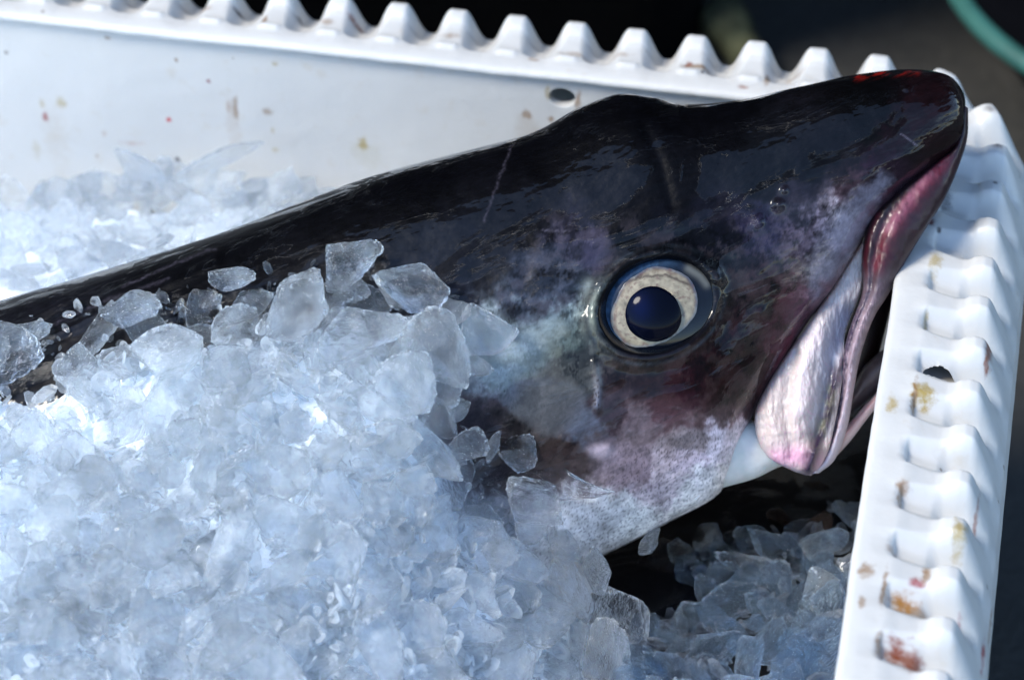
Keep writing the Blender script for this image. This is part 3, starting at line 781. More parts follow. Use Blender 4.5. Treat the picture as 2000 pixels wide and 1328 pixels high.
# coordinates turned so that x runs along the body: the wet film and the skin are streaked that way
bx_ = RT * math.cos(R(22)) + UP * math.sin(R(22)); by_ = -RT * math.sin(R(22)) + UP * math.cos(R(22))
cmb = t.new("CombineXYZ")
for k, (ax_v, sc_) in enumerate(((bx_, 0.38), (by_, 1.0), (-F, 1.0))):
    dt = t.new("VectorMath", operation='DOT_PRODUCT'); t.ln(P, dt.inputs[0]); dt.inputs[1].default_value = tuple(ax_v * sc_)
    t.ln(dt.outputs["Value"], cmb.inputs[k])
S = cmb.outputs[0]
fine = t.noise(P, 1100, 4, 0.6); lowf = t.noise(S, 75, 3, 0.5); small = t.noise(S, 420, 3, 0.55)
mid = t.noise(S, 62, 9, 0.66, 0.9)
vary = t.ramp(fine.outputs[0], [(0.3, 0.86), (0.7, 1.12)]).outputs[0]
t.ln(t.mix(1.0, att.outputs["Color"], vary, 'MULTIPLY'), t.b.inputs["Base Color"])
film = t.ramp(mid.outputs[0], [(0.475, 0.0), (0.492, 1.0)]).outputs[0]
t.set(Roughness=0.45); t.b.inputs["Specular IOR Level"].default_value = 0.06
t.ln(t.math('ADD', t.math('MULTIPLY', film, 0.93), 0.07), t.b.inputs["Coat Weight"])
t.ln(t.ramp(film, [(0.0, 0.30), (1.0, 0.03)]).outputs[0], t.b.inputs["Coat Roughness"]); t.b.inputs["Coat IOR"].default_value = 1.31
nb = t.bump(lowf.outputs[0], 0.5, 0.0020)
nb = t.bump(film, 0.35, 0.0003, nb)
nb = t.bump(small.outputs[0], 0.25, 0.0003, nb)
po = t.new('TexVoronoi', feature='F1'); po.inputs['Scale'].default_value = 620; t.ln(S, po.inputs['Vector'])
nb = t.bump(t.ramp(po.outputs['Distance'], [(0.0, 0.0), (0.28, 1.0)]).outputs[0], 0.22, 0.00022, nb)
t.ln(nb, t.b.inputs["Coat Normal"])
t.ln(t.bump(fine.outputs[0], 0.3, 0.0003, nb), t.b.inputs["Normal"])
M_FISH = t.m

t2 = NT("pale flesh"); at_ = t2.new("Attribute", attribute_name="tint"); t2.ln(at_.outputs["Color"], t2.b.inputs["Base Color"])
tc_ = t2.new("TexCoord"); f1 = t2.noise(tc_.outputs["Object"], 260, 5, 0.6); f2 = t2.noise(tc_.outputs["Object"], 70, 3, 0.5)
t2.set(Roughness=0.42); t2.b.inputs["Specular IOR Level"].default_value = 0.3
t2.b.inputs["Subsurface Weight"].default_value = 0.35; t2.b.inputs["Subsurface Radius"].default_value = (1.0, 0.55, 0.5); t2.b.inputs["Subsurface Scale"].default_value = 0.004
t2.ln(t2.bump(f1.outputs[0], 0.35, 0.0005, t2.bump(f2.outputs[0], 0.5, 0.0014)), t2.b.inputs["Normal"])
t2.ln(t2.ramp(f2.outputs[0], [(0.45, 0.0), (0.6, 0.35)]).outputs[0], t2.b.inputs["Coat Weight"]); t2.b.inputs["Coat Roughness"].default_value = 0.12
M_FLESH = t2.m

fish = empty("fish", tuple(fpt(1000, 900, -0.03)))
tag(fish, "large dark fish half buried in ice, open mouthed, snout resting on the crate's corner", "fish")
def tri(f): return np.vstack([f[:, [0, 1, 2]], f[:, [0, 2, 3]]])
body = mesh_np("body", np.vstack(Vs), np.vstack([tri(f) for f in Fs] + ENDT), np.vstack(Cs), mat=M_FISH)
body.data.materials.append(M_FLESH)
n_body = len(Fs[0]) * 2
mi = np.ones(len(body.data.polygons), np.int32); mi[:n_body] = 0
body.data.polygons.foreach_set("material_index", mi)
keep(body, fish)

# eye: eyeball, pale iris, dark pupil
def cap_w(X, Y, w0, h): return w0 + h * np.sqrt(np.clip(1 - np.hypot((X - EX) / 165, (Y - EY) / 150) ** 2, 0, 1))
ew0 = (fishw(1281, 470) + fishw(1281, 720)) / 2
EB = ew0 - 0.0115
def disc(rfun, cx, cy, off, nr=60, na=160, r0=0.0):
    a = np.linspace(0, 2 * np.pi, na, endpoint=False); r = np.linspace(r0, 1, nr)
    rad = rfun(a)
    X = cx + r[:, None] * rad * np.cos(a); Y = cy + r[:, None] * rad * np.sin(a)
    return X, Y, cap_w(X, Y, EB, 0.0125) + off
def disc_obj(name, X, Y, W, C, mat, dome=0.0):
    n_, m_ = X.shape
    # skirt so that the disc has thickness
    Xs = np.vstack([X, X[-1:]]); Ys = np.vstack([Y, Y[-1:]]); Ws = np.vstack([W, W[-1:] - 0.003])
    Cs_ = np.concatenate([C, C[-1:]], 0)
    return mesh_np(name, fpt(Xs, Ys, Ws).reshape(-1, 3), grid_faces(n_ + 1, m_, True, True), Cs_.reshape(-1, 3), mat=mat)
def eye_mat(name, rough=0.12, spec=0.22, coat=0.3):
    t = NT(name); at_ = t.new("Attribute", attribute_name="tint"); t.ln(at_.outputs["Color"], t.b.inputs["Base Color"])
    t.set(Roughness=rough); t.b.inputs["Specular IOR Level"].default_value = spec; t.b.inputs["Coat Weight"].default_value = coat; t.b.inputs["Coat Roughness"].default_value = 0.04
    return t.m
X, Y, W = disc(lambda a: 1 / np.hypot(np.cos(a - R(-24)) / 116, np.sin(a - R(-24)) / 93), EX, EY, 0.0)
C = mottled(X, Y, (9, 12, 20), 0.6, 20)
rr = eye_r(X, Y, 100, 79)
blue = np.exp(-((rr - 0.98) / 0.10) ** 2) * sstep(1330, 1200, X + 0.5 * (Y - 596)) * np.clip(0.8 + fbm(X / 12, Y / 12, 3., 3), 0, 1.2)
C = blend(C, blue, (50, 76, 104), 0.8)
C = blend(C, np.exp(-((rr - 1.12) / 0.03) ** 2), (5, 7, 12), 0.8)
C = blend(C, ridge(X, Y, [(1345, 525), (1368, 540), (1380, 555)], 8), (120, 120, 112), 0.5)
eyeball = keep(disc_obj("eye", X, Y, W, C, eye_mat("eyeball", 0.12)), fish)
def r_iris(a):
    x, y = np.cos(a - R(-35)), np.sin(a - R(-35))
    return (1 / np.hypot(x / 90, y / 71)) * (1 + 0.05 * fbm(np.cos(a) * 2.5, np.sin(a) * 2.5, 1.0, 4) + 0.025 * np.sin(3 * a + 1) + 0.012 * np.sin(7 * a))
X, Y, W = disc(r_iris, 1277, 600, 0.0006)
rr = np.linspace(0, 1, 60)[:, None] + 0 * X
C = mottled(X, Y, (132, 124, 106), 0.95, 15)
nn = fbm(X / 9, Y / 9, 2., 4, .6)
C = blend(C, sstep(0.80, 1.0, rr) * sstep(640, 560, Y) * np.clip(0.7 + 1.5 * fbm(X / 14, Y / 14, 7., 3), 0, 1), (70, 44, 30), 0.95)
C = blend(C, sstep(0.90, 1.0, rr), (60, 80, 100), 0.6)
C = blend(C, sstep(0.08, .30, nn), (92, 70, 66), 0.65)
C = blend(C, ridge(X + 4 * nn, Y + 6 * nn, [(1205, 560), (1250, 541), (1300, 537), (1345, 556)], 3.0), (40, 26, 22), 0.75)
C = blend(C, ridge(X + 5 * nn, Y + 5 * nn, [(1205, 600), (1200, 640), (1222, 668)], 2.5), (96, 70, 64), 0.5)
C = blend(C, sstep(0.62, 0.56, np.hypot((X - 1276) / 90, (Y - 614) / 90)), (176, 168, 142), 0.6)
iris = disc_obj("iris", X, Y, W, C, eye_mat("iris", 0.3))
iris.parent = eyeball
def r_pup(a): return 54.5 * (1 + 0.03 * fbm(np.cos(a) * 2.2, np.sin(a) * 2.2, 3.0, 3) + 0.02 * np.sin(2 * a + 0.6) + 0.015 * np.sin(3 * a))
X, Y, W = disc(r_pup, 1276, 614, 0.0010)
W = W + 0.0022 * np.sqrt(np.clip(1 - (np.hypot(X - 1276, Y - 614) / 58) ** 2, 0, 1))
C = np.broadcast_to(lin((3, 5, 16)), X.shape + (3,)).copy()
C = blend(C, np.exp(-(((X - 1250) / 22) ** 2 + ((Y - 600) / 30) ** 2)), (7, 15, 46), 0.8)  # blue sky reflection on the pupil's left half, painted into its colour
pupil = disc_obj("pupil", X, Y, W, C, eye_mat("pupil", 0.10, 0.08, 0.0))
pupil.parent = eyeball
# ------------------------------------------------------------------ ice
def mat_ice(name, cloud, rough, clear=0.4, tint=(0.985, 0.995, 1.0), frost=0.7):
    """clear ice: refracts, lets part of the light straight through, milky inside in places, frosted on worn edges"""
    t = NT(name)
    tc = t.new("TexCoord"); oi = t.new("ObjectInfo"); P = tc.outputs["Object"]
    off = t.new("VectorMath", operation='ADD'); t.ln(P, off.inputs[0])
    cmb = t.new("CombineXYZ"); t.ln(t.math('MULTIPLY', oi.outputs["Random"], 37.0), cmb.inputs[0]); t.ln(cmb.outputs[0], off.inputs[1])
    Q = off.outputs[0]
    n1 = t.noise(Q, 1.6, 5, 0.6, 0.4); n2 = t.noise(Q, 6.0, 4, 0.6); n3 = t.noise(Q, 22, 3, 0.6)
    h = t.math('ADD', t.math('MULTIPLY', n1.outputs[0], 0.8), t.math('MULTIPLY', n2.outputs[0], 0.34))
    h = t.math('ADD', h, t.math('MULTIPLY', n3.outputs[0], 0.075))
    nb = t.bump(h, 1.0, 0.0025)
    t.b.inputs["Transmission Weight"].default_value = 1.0
    t.b.inputs["IOR"].default_value = 1.31
    t.b.inputs["Base Color"].default_value = (*tint, 1)
    t.ln(t.ramp(n2.outputs[0], [(0.42, rough * 0.25), (0.65, rough * 1.5)]).outputs[0], t.b.inputs["Roughness"])
    t.ln(nb, t.b.inputs["Normal"])
    tp = t.new("BsdfTransparent"); tp.inputs[0].default_value = (*tint, 1)
    m1 = t.new("MixShader"); m1.inputs[0].default_value = clear; t.ln(t.b.outputs[0], m1.inputs[1]); t.ln(tp.outputs[0], m1.inputs[2])
    df = t.new("BsdfDiffuse"); df.inputs[0].default_value = (0.88, 0.95, 1.0, 1); t.ln(nb, df.inputs["Normal"])
    tr = t.new("BsdfTranslucent"); tr.inputs[0].default_value = (0.90, 0.96, 1.0, 1); t.ln(nb, tr.inputs["Normal"])
    ms = t.new("MixShader"); ms.inputs[0].default_value = 0.55; t.ln(df.outputs[0], ms.inputs[1]); t.ln(tr.outputs[0], ms.inputs[2])
    fac = t.ramp(n1.outputs[0], [(0.36, min(1, max(0, cloud - 0.2))), (0.66, min(1, max(0, cloud + 0.2)))]).outputs[0]
    fac = t.math('MULTIPLY', fac, t.math('ADD', t.math('MULTIPLY', oi.outputs["Random"], 0.9), 0.55), True)
    pt_ = t.new("NewGeometry"); edge = t.ramp(pt_.outputs["Pointiness"], [(0.515, 0.0), (0.578, 1.0)]).outputs[0]
    edge = t.math('MULTIPLY', edge, t.ramp(n2.outputs[0], [(0.40, 0.1 * frost), (0.6, frost)]).outputs[0])
    fac = t.math('MAXIMUM', fac, edge)
    m2 = t.new("MixShader"); t.ln(fac, m2.inputs[0]); t.ln(m1.outputs[0], m2.inputs[1]); t.ln(ms.outputs[0], m2.inputs[2])
    t.ln(m2.outputs[0], t.out.inputs["Surface"])
    return t.m
M_CLOUD = mat_ice("cloudy ice", 0.08, 0.03, 0.30)
M_CLEAR = mat_ice("clear ice", -0.5, 0.01, 0.12, frost=0.45)
M_HALF = mat_ice("half clear ice", 0.0, 0.02, 0.26)
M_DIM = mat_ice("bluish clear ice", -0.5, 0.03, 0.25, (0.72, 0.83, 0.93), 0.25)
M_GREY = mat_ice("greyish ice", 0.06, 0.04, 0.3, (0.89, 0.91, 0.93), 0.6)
M_STAIN_SHADE = mat_ice("brown stained shade ice", -0.5, 0.04, 0.3, (0.42, 0.30, 0.25), 0.06)  # brown stain tint, with the shade under the jaw put into the colour
t = NT("ice mush"); g_ = t.new("NewGeometry"); P = g_.outputs["Position"]
n1 = t.noise(P, 130, 5, 0.6); n2 = t.noise(P, 700, 4, 0.6)
t.ln(t.ramp(n1.outputs[0], [(0.3, (0.84, 0.92, 0.985)), (0.7, (0.92, 0.965, 0.995))]).outputs[0], t.b.inputs["Base Color"])
t.set(Roughness=0.35); t.b.inputs["Specular IOR Level"].default_value = 0.3
t.ln(t.bump(n2.outputs[0], 0.7, 0.001, t.bump(n1.outputs[0], 0.7, 0.004)), t.b.inputs["Normal"])
M_MUSH = t.m

rng = np.random.RandomState(5)
def ico(sub):
    bm = bmesh.new(); bmesh.ops.create_icosphere(bm, subdivisions=sub, radius=1.0)
    V = np.array([v.co[:] for v in bm.verts]); Fq = np.array([[v.index for v in f.verts] for f in bm.faces]); bm.free()
    return V / np.linalg.norm(V, axis=1)[:, None], Fq
ICO4, ICO4F = ico(5); ICO2, ICO2F = ico(2)
def chunk_shape(D, r, flat=(1, .75, .4), npl=11, p=22, rip=0.05, pointed=0.0):
    N = r.normal(size=(npl, 3)); N /= np.linalg.norm(N, axis=1)[:, None]
    N = np.vstack([N, [[0, 0, 1], [0, 0, -1]]]); d = np.concatenate([r.uniform(0.62, 1.0, npl), r.uniform(.75, 1, 2)])
    k = np.maximum(D @ N.T, 1e-4) / d
    rad = np.minimum((k ** p).sum(1) ** (-1.0 / p), 1.35)
    V = D * rad[:, None]
    o = r.uniform(0, 50, 3)
    n = 0.10 * fbm(D[:, 0] * 1.3 + o[0], D[:, 1] * 1.3 + o[1], D[:, 2] * 1.3 + o[2], 2)
    n = n + rip * 1.6 * (0.5 - np.abs(fbm(V[:, 0] * 2.4 + o[1], V[:, 1] * 2.4 + o[2], V[:, 2] * 2.4 + o[0], 3))) + rip * 0.95 * fbm(V[:, 0] * 6 + o[1], V[:, 1] * 6, V[:, 2] * 6, 3) - rip * 1.3 * sstep(0.12, 0.4, noise(V[:, 0] * 4.5 + o[2], V[:, 1] * 4.5, V[:, 2] * 4.5))
    V = V * (1 + n)[:, None]
    V = V * np.array(flat)
    if pointed:
        s = 1 - pointed * sstep(-0.5, 1.25, V[:, 0]); V[:, 1] *= s; V[:, 2] *= s
    return V
def proto(flat, pointed=0.0, npl=11, rip=0.05, p=22):
    me = bpy.data.meshes.new("ice_chunk")
    V = chunk_shape(ICO4, rng, flat, npl, p, rip, pointed).astype(np.float32)
    me.from_pydata(V.tolist(), [], ICO4F.tolist())
    me.polygons.foreach_set("use_smooth", np.ones(len(me.polygons), bool))
    return me
FL = [(1, .8, .28), (1, .62, .26), (1, .9, .38), (1, .7, .2), (1, .55, .34), (1, .85, .22)]
PROTO = {}
def protos(mat, n):
    out = []
    for i in range(n):
        me = proto(FL[i % len(FL)], 0.45 if i % 4 == 3 else 0.0, npl=13 + i % 7, rip=0.028 + 0.014 * (i % 3), p=(40, 70, 110)[i % 3]); me.materials.append(mat); out.append(me)
    return out
P_CLOUD = protos(M_CLOUD, 12); P_HALF = protos(M_HALF, 10); P_CLEAR = protos(M_CLEAR, 8); P_DIM = protos(M_DIM, 10); P_STAIN_SHADE = protos(M_STAIN_SHADE, 6); P_GREY = protos(M_GREY, 10)

def basis(normal, spin, tilt, r):
    z = np.array(normal, float); z = z / np.linalg.norm(z) + r.normal(size=3) * tilt; z /= np.linalg.norm(z)
    x = RT * math.cos(spin) + UP * math.sin(spin); x = x - z * (x @ z); x /= np.linalg.norm(x)
    y = np.cross(z, x)
    return np.stack([x, y, z], 1)
ZUP = np.array([0, 0, 1.0]); LAST = [None]
NRM = -F * 0.6 + ZUP * 0.5
def place(me, P, size, normal=NRM, spin=None, tilt=0.35, r=None, label=None, group=None, scale3=(1, 1, 1)):
    r = r or rng
    B = basis(normal, r.uniform(0, 6.28) if spin is None else spin, tilt, r)
    o = link("ice_chunk", me); LAST[0] = o
    S = np.diag(np.array(scale3) * size)
    Mx = np.eye(4); Mx[:3, :3] = B @ S; Mx[:3, 3] = P
    o.matrix_world = Matrix(Mx.tolist())
    return tag(o, label, "ice chunk", group)

# --- the heap over the fish
def tps(C, val):
    C = np.asarray(C, float) / 500; n = len(C)
    def U(r2): return np.where(r2 > 0, r2 * np.log(r2 + 1e-12), 0)
    K = U(((C[:, None] - C[None]) ** 2).sum(-1)) + 1e-3 * np.eye(n)
    A = np.zeros((n + 3, n + 3)); A[:n, :n] = K; A[:n, n] = 1; A[:n, n + 1:] = C; A[n, :n] = 1; A[n + 1:, :n] = C.T
    s = np.linalg.solve(A, np.concatenate([val, [0, 0, 0]]))
    def f(x, y):
        x = np.asarray(x, float) / 500; y = np.asarray(y, float) / 500
        r2 = (x[..., None] - C[:, 0]) ** 2 + (y[..., None] - C[:, 1]) ** 2
        return U(r2) @ s[:n] + s[n] + s[n + 1] * x + s[n + 2] * y
    return f
HEAP = [(-250, 760), (-60, 668), (20, 640), (75, 650), (170, 622), (290, 596), (370, 600), (410, 588), (520, 565), (620, 540), (700, 545), (770, 560), (850, 590), (915, 640), (930, 690), (900, 760), (905, 820),
        (930, 880), (950, 960), (1010, 985), (1060, 1020), (1120, 1060), (1165, 1100), (1190, 1140), (1215, 1190), (1200, 1240), (1215, 1300), (1225, 1420), (1150, 1700), (-250, 1700)]
cp, cv = [], []
for (x, y) in HEAP[1:24]:
    w = fishw(x, y); w = 0.02 if w is None else w
    cp.append((x, y)); cv.append(w + 0.003)
for (x, y, w) in [(1215, 1200, .012), (1220, 1320, .016), (1220, 1500, .03), (100, 900, .062), (400, 800, .060), (700, 800, .058), (400, 1100, .076), (800, 1100, .064), (0, 1328, .092), (500, 1328, .088),
                  (1000, 1250, .050), (850, 950, .056), (-250, 900, .06), (-250, 1500, .10), (500, 1650, .10), (1000, 1600, .07)]:
    cp.append((x, y)); cv.append(w)
heap_w = tps(cp, np.array(cv))
bx, by = np.meshgrid(np.arange(-420, 1330, 7.0), np.arange(480, 1720, 7.0), indexing='ij')
sd_ = sdist(bx, by, HEAP)
bw_ = heap_w(np.clip(bx, -260, 1300), by) - 0.0085 - 0.05 * sstep(105, -40, sd_) - 0.04 * np.exp(-((bx - 62) / 48) ** 2 - ((by - 738) / 34) ** 2) - 0.13 * sstep(-60, -200, sd_) + 0.0022 * fbm(bx / 60, by / 60, 1.0, 4)
mv = [fpt(bx, by, bw_).reshape(-1, 3)]; mf = [grid_faces(*bx.shape)]
# back slope of ice between the fish and the far wall
wl = [(-900, 470), (-300, 420), (0, 378), (120, 372), (240, 345), (330, 352), (420, 345), (520, 352), (600, 372), (660, 392), (760, 420)]
wp = np.array([on_y(x, y, YF) for x, y in wl])
def z_back(x, y):
    zw = np.interp(x, wp[:, 0], wp[:, 2]) - 0.003
    return zw + (0.022 + 0.0 * x) * sstep(0.0, 0.06, YF - y)
gx2 = np.arange(XL, 0.02, 0.0025); gy2 = np.arange(YF + 0.0015, YF - 0.11, -0.0025)
X2, Y2 = np.meshgrid(gx2, gy2, indexing='ij')
Z2 = z_back(X2, Y2) - 0.012 + 0.003 * fbm(X2 * 70, Y2 * 70, 2.0, 4) - 0.05 * sstep(-0.03, 0.02, X2)
mv.append(np.stack([X2, Y2, Z2], -1).reshape(-1, 3)); mf.append(grid_faces(*X2.shape) + len(mv[0]))
# the rest of the crate's filling
gx3 = np.arange(XL, XR + 0.003, 0.006); gy3 = np.arange(YN, YF + 0.003, 0.006)
X3, Y3 = np.meshgrid(gx3, gy3, indexing='ij')
Z3 = -0.075 - 0.085 * sstep(-0.06, 0.02, X3) + 0.006 * fbm(X3 * 40, Y3 * 40, 3.0, 4)
mv.append(np.stack([X3, Y3, Z3], -1).reshape(-1, 3)); mf.append(grid_faces(*X3.shape) + len(mv[0]) + len(mv[1]))
mush = mesh_np("ice_mush", np.vstack(mv), np.vstack(mf), mat=M_MUSH)
tag(mush, "packed white mush of crushed ice filling the crate round the fish", "crushed ice", kind="stuff")

# --- second fish, almost wholly under the ice below the head
fish2 = empty("fish", tuple(on_z(1400, 1150, -0.14)))
tag(fish2, "black fish lying deep under the ice below the other fish's jaw, only dark patches showing", "fish")
ax_ = np.array([on_z(700, 1500, -0.135), on_z(1000, 1350, -0.13), on_z(1250, 1180, -0.125), on_z(1480, 1020, -0.125), on_z(1620, 930, -0.13), on_z(1700, 860, -0.14)])
ctr = catmull(ax_, 80); s_ = np.linspace(0, 1, 80)
hw = np.interp(s_, [0, .15, .5, .8, .95, 1], [.03, .065, .075, .06, .03, .004]); hh = np.interp(s_, [0, .15, .5, .8, .95, 1], [.02, .036, .042, .036, .02, .003])
Tn = np.gradient(ctr, axis=0); Tn /= np.linalg.norm(Tn, axis=1)[:, None]; Sd = np.cross(Tn, ZUP); Sd /= np.linalg.norm(Sd, axis=1)[:, None]
th = np.linspace(0, 2 * np.pi, 64, endpoint=False)
V = ctr[:, None] + Sd[:, None] * (hw[:, None] * np.cos(th))[..., None] + ZUP * (hh[:, None] * np.sin(th))[..., None]
keep(mesh_np("body", V.reshape(-1, 3), grid_faces(80, 64, True), np.broadcast_to(lin((9, 9, 12)), (80 * 64, 3)), mat=M_FISH), fish2)

G1, G2, G3 = "ice chunks heaped over the fish's belly", "ice chunks behind the fish against the far wall", "ice chunks in the shade below the fish's jaw"
L1 = "translucent lump of crushed ice packed in the heap over the fish's belly"
L2 = "pale lump of crushed ice between the fish's back and the crate's far wall"
L3 = "clear dark lump of ice in the shade between the fish's jaw and the right rim"
def hp_(x, y, dw=0.0): return fpt(x, y, float(heap_w(x, y)) + dw)
taken = []
# --- single pieces one can point at: x, y, half length, half width, half thickness, angle, lift, material, pointed, label
HAND = [
 (1082, 948, 120, 42, 26, -6, .004, M_CLEAR, .75, "long pointed clear shard of ice jutting over the fish's pale cheek"),
 (18, 676, 62, 60, 16, 52, .006, M_CLEAR, 0, "clear flat ice plate with one bright straight edge at the left border"),
 (815, 566, 74, 46, 30, -24, .004, M_CLEAR, .3, "clear wedge of ice on the dark flank, its upper edge bright, left of the eye"),
 (688, 655, 78, 50, 26, 12, .008, M_HALF, 0, "rounded slab of ice lying flat near the heap's top, just below the clear wedge"),
 (950, 658, 56, 46, 22, -30, .004, M_CLEAR, 0, "squarish clear plate of ice touching the grey cheek nearest to the eye"),
 (682, 506, 66, 46, 34, 10, .003, M_CLEAR, 0, "topmost clear block of ice standing against the fish's black flank"),
 (588, 598, 58, 74, 40, 0, .008, M_HALF, 0, "upright rounded lump of ice full of bubbles below the topmost block"),
 (450, 545, 42, 28, 22, 15, .004, M_CLEAR, 0, "small clear knob of ice perched alone on the fish's dark back"),
 (805, 765, 56, 56, 24, -40, .009, M_HALF, .2, "pale tilted plate of ice at the heap's right shoulder"),
 (1012, 880, 38, 30, 9, 30, .004, M_CLEAR, 0, "thin clear disc of ice stuck to the cheek above the long pointed shard"),
 (962, 872, 26, 14, 9, 60, .004, M_CLEAR, .4, "tiny clear splinter of ice beside the thin disc"),
 (1178, 1290, 52, 62, 30, 0, .012, M_CLEAR, 0, "large glossy rounded lump of ice at the bottom edge beside the dark gap"),
 (865, 690, 78, 52, 30, -52, .008, M_HALF, 0, "broad clear slab of ice leaning down the heap below the squarish plate"),
 (1035, 985, 62, 44, 30, -20, .003, M_CLEAR, 0, "clear lump of ice under the long pointed shard"),
 (330, 690, 66, 50, 24, 10, .010, M_CLOUD, 0, "white ice lump with a bright worn top high on the heap's left"),
 (250, 610, 60, 30, 24, 14, .005, M_CLEAR, 0, "long clear lump of ice along the heap's upper left edge"),
]
for k, (x, y, a_, b_, c_, an, lift, mt, pt, lab) in enumerate(HAND):
    r = np.random.RandomState(100 + k)
    me = bpy.data.meshes.new("ice_chunk")
    V = chunk_shape(ICO4, r, (1, b_ / a_, c_ / a_), 12 + k % 4, 60, 0.04, pt)
    me.from_pydata(V.tolist(), [], ICO4F.tolist()); me.polygons.foreach_set("use_smooth", np.ones(len(me.polygons), bool)); me.materials.append(mt)
    place(me, hp_(x, y, lift + c_ * KPX * (0.55 if mt is M_CLEAR else 0.2)), a_ * KPX * 0.98, -F, R(an), 0.12, r, lab)
    taken.append((x, y, 0.62 * math.sqrt(a_ * b_)))

TO_LABEL = []
def name_all(place_words):
    keys = {}
    for o, x, y, rad, clear in TO_LABEL:
        k = place_words(x, y, rad, clear); keys.setdefault(k, []).append((x, o))
    for k, lst in keys.items():
        lst.sort(key=lambda a: a[0]); m = len(lst)
        for i, (x, o) in enumerate(lst):
            o["label"] = k + ("" if m == 1 else ", " + (("left of two", "right of two")[i] if m == 2 else ("leftmost of %s" % NUM[m] if i == 0 else "rightmost of %s" % NUM[m] if i == m - 1 else "%s from left of %s" % (ORD[i], NUM[m]))))
    TO_LABEL.clear()
NUM = "zero one two three four five six seven eight nine ten eleven twelve thirteen fourteen fifteen sixteen".split()
ORD = "first second third fourth fifth sixth seventh eighth ninth tenth eleventh twelfth thirteenth fourteenth fifteenth".split()
def col(x, cuts, words):
    for c, w in zip(cuts, words):
        if x < c: return w
    return words[-1]
def scatter(n, poly, rmin, rmax, sep, r, tries=60):
    xs_ = [p[0] for p in poly]; ys_ = [p[1] for p in poly]; out = []
    for i in range(n):
        rad = rmax - (rmax - rmin) * (i / max(1, n - 1)) ** 0.6
        for _ in range(tries):
            x, y = r.uniform(min(xs_), max(xs_)), r.uniform(min(ys_), max(ys_))
            if not bool(inpoly(np.array(x), np.array(y), poly)): continue
            if all((x - a) ** 2 + (y - b) ** 2 > (sep * (rad + c)) ** 2 for a, b, c in taken):
                taken.append((x, y, rad)); out.append((x, y, rad)); break
    return out
HEAPV = [(max(-90, x), min(1420, y)) for x, y in HEAP]
for (x, y, rad) in scatter(185, HEAPV, 30, 78, 0.60, rng):
    if math.hypot((x - 62) / (58 + rad * .5), (y - 735) / (34 + rad * .5)) < 1: continue
    sdv = float(sdist(np.array(x), np.array(y), HEAP))
    edge = sdv < 95 or x > 930
    pool = P_CLEAR if (edge and rng.rand() < (0.85 if sdv < 70 else 0.5)) else (P_HALF if edge else (P_CLOUD if rng.rand() < 0.7 else P_HALF))
    o = place(pool[rng.randint(len(pool))], hp_(x, y, -0.002 + 0.006 * rng.rand()), rad * KPX * 1.12, NRM, None, 0.38, None, L1, G1)
    TO_LABEL.append((o, x, y, rad, 2 if pool is P_CLEAR else 1 if pool is P_HALF else 0))
name_all(lambda x, y, rad, c: "%s %s lump, heap's %s, %s" % ("large" if rad > 50 else "small", ("cloudy", "translucent", "clear")[c],
         col(x, (110, 230, 350, 480, 610, 740, 870, 1000), ("left border", "far left", "left", "centre left", "centre", "centre right", "right", "right shoulder", "far right")),
         col(y, (640, 740, 860, 980, 1100, 1220), ("crest", "top", "upper part", "middle", "lower part", "foot", "bottom edge"))))
n_main = len(taken)
# --- back slope
HB = [(425, 312, 78, 24, 18, 24, M_GREY, .6, "long pale shard of ice pointing up right against the crate's far wall"),
      (272, 330, 50, 30, 18, -28, M_GREY, .5, "pointed pale ice shard leaning left beside the long upright shard")]
for k, (x, y, a_, b_, c_, an, mt, pt, lab) in enumerate(HB):
    r = np.random.RandomState(200 + k); me = bpy.data.meshes.new("ice_chunk")
    V = chunk_shape(ICO4, r, (1, b_ / a_, c_ / a_), 9, 22, 0.04, pt)
    me.from_pydata(V.tolist(), [], ICO4F.tolist()); me.polygons.foreach_set("use_smooth", np.ones(len(me.polygons), bool)); me.materials.append(mt)
    place(me, on_y(x, y, YF - 0.016), a_ * KPX * 1.06, -F, R(an), 0.1, r, lab)
BK = [(-80, 385), (0, 374), (120, 368), (240, 345), (420, 338), (520, 346), (620, 372), (660, 392), (450, 470), (200, 545), (0, 610), (-80, 630)]
for (x, y, rad) in scatter(100, BK, 24, 56, 0.46, rng):
    # meet the back slope along the line of sight
    d = ray_dir(x, y); tlo = 0.5
    for tt_ in np.arange(0.5, 1.1, 0.001):
        p = CAM + d * tt_
        if p[1] > YF - 0.012 or p[2] < z_back(p[0], p[1]): break
    me = (P_CLOUD if rng.rand() < .3 else P_GREY)
    o = place(me[rng.randint(len(me))], p, rad * KPX * 1.25, ZUP * .8 - F * .4, None, 0.35, None, L2, G2)
    TO_LABEL.append((o, x, y, rad, 0 if me is P_CLOUD else 1))
name_all(lambda x, y, rad, c: "%s %s ice lump %s, %s" % ("large" if rad > 42 else "small", ("cloudy", "translucent")[c],
         "behind the fish's back" if y > 470 else "midway to far wall" if y > 410 else "against far wall", col(x, (120, 280, 450), ("left border", "left side", "middle", "right end"))))
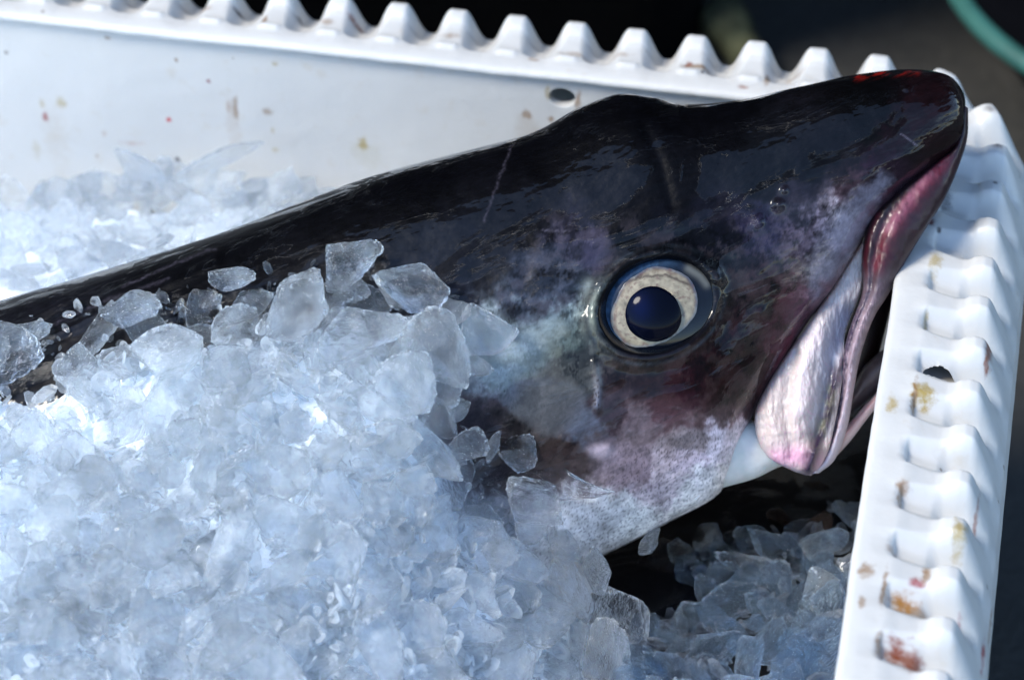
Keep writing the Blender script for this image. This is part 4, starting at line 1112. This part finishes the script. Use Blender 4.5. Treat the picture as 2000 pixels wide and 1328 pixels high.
# --- shaded hollow on the right
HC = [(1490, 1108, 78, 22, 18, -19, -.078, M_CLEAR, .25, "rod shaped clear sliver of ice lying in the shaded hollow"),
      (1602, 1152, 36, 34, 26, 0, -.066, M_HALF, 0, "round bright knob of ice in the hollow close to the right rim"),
      (1300, 1100, 74, 40, 22, -4, -.088, M_STAIN_SHADE, 0, "dim flat slab of ice tucked right under the fish's chin"),
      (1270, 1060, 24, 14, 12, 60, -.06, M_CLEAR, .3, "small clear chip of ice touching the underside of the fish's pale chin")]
def zc_at(x, y): return -0.088 + 0.020 * sstep(1060, 1330, y) + 0.012 * sstep(1400, 1650, x) - 0.022 * sstep(1080, 940, y) - 0.012 * math.exp(-((x - 1260) / 70) ** 2 - ((y - 1150) / 60) ** 2)
for k, (x, y, a_, b_, c_, an, z, mt, pt, lab) in enumerate(HC):
    r = np.random.RandomState(300 + k); me = bpy.data.meshes.new("ice_chunk")
    V = chunk_shape(ICO4, r, (1, b_ / a_, c_ / a_), 10, 26, 0.04, pt)
    me.from_pydata(V.tolist(), [], ICO4F.tolist()); me.polygons.foreach_set("use_smooth", np.ones(len(me.polygons), bool)); me.materials.append(mt)
    place(me, on_z(x, y, z), a_ * KPX, -F, R(an), 0.12, r, lab)
    taken.append((x, y, 0.6 * math.sqrt(a_ * b_)))
HOL = [(1215, 1110), (1290, 1050), (1420, 985), (1560, 930), (1715, 870), (1775, 900), (1755, 1100), (1720, 1420), (1220, 1420), (1225, 1230)]
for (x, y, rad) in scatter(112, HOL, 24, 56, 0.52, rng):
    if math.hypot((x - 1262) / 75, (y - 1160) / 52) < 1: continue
    me = P_STAIN_SHADE if y < 1005 + 20 * rng.randn() else P_DIM
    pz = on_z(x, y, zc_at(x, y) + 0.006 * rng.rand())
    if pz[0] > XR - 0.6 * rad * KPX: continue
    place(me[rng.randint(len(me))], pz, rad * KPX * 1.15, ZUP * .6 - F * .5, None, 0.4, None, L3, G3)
    TO_LABEL.append((LAST[0], x, y, rad, 3 if me is P_STAIN_SHADE else 2 if me is P_DIM else 1))
name_all(lambda x, y, rad, c: "%s %s lump %s, %s" % ("large" if rad > 40 else "small", ("cloudy", "translucent", "clear", "brownish")[c],
         col(y, (1040, 1120, 1220), ("under the jaw", "below the chin", "midway down the hollow", "at the hollow's foot")), col(x, (1330, 1450, 1560), ("by the gap", "left half", "right half", "near the rim"))))

# --- fine broken ice between the pieces, past counting
def crumbs(name, pts, sizes, mat, label):
    Vs_, Fs_ = [], []; nv_ = 0
    lib = [chunk_shape(ICO2, rng, FL[i % len(FL)], 6, 50, 0.10) for i in range(14)]
    for i, (p, s) in enumerate(zip(pts, sizes)):
        q_ = rng.normal(size=(3, 3)); q_, _ = np.linalg.qr(q_)
        Vs_.append(lib[i % 14] @ q_.T * s + p); Fs_.append(ICO2F + nv_); nv_ += len(ICO2)
    o = mesh_np(name, np.vstack(Vs_), np.vstack(Fs_), smooth=False, mat=mat)
    return tag(o, label, "crushed ice", kind="stuff")
pts, sz = [], []
while len(pts) < 2600:
    x, y = rng.uniform(-90, 1230), rng.uniform(500, 1420)
    d_ = float(sdist(np.array(x), np.array(y), HEAP))
    if d_ < -14 or (d_ < 75 and rng.rand() < 0.94) or math.hypot((x - 62) / 54, (y - 735) / 36) < 1: continue
    s = (7 + 17 * rng.rand() ** 2) * KPX * (0.7 if d_ < 15 else 1)
    pts.append(fpt(x, y, float(heap_w(x, y)) + rng.uniform(-0.008, 0.0025) - (0.002 if d_ < 0 else 0))); sz.append(s)
edge_pts = [(p, s) for p, s in zip(pts, sz)]
ic1 = crumbs("ice_crumbs", pts, sz, mat_ice("crumb ice", 0.05, 0.03, 0.3), "small broken bits of ice filling the gaps of the heap over the fish")
pts, sz = [], []
while len(pts) < 420:
    x, y = rng.uniform(1200, 1770), rng.uniform(920, 1420)
    if not bool(inpoly(np.array(x), np.array(y), HOL)) or math.hypot((x - 1262) / 75, (y - 1160) / 52) < 0.95: continue
    pz = on_z(x, y, zc_at(x, y) + rng.uniform(-0.012, 0.004))
    if pz[0] > XR - 0.002: continue
    pts.append(pz); sz.append(rng.uniform(7, 24) * KPX)
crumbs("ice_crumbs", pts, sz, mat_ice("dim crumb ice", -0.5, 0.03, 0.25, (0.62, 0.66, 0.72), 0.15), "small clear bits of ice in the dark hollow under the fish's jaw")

r9 = np.random.RandomState(77); pts, sz = [], []
while len(pts) < 300:
    x, y = r9.uniform(20, 1230), r9.uniform(470, 1130)
    d_ = float(sdist(np.array(x), np.array(y), HEAP))
    if d_ < -46 * r9.rand() ** 1.6 or d_ > 60 or (x - 62) ** 2 + (y - 738) ** 2 < 2500: continue
    w = fishw(x, y)
    if w is None: continue
    pts.append(fpt(x, y, w + 0.0008)); sz.append((4 + 13 * r9.rand() ** 2) * KPX)
rng = r9
crumbs("ice_splinters", pts, sz, M_CLEAR, "fine clear splinters of ice scattered on the fish's skin along the heap's edge")
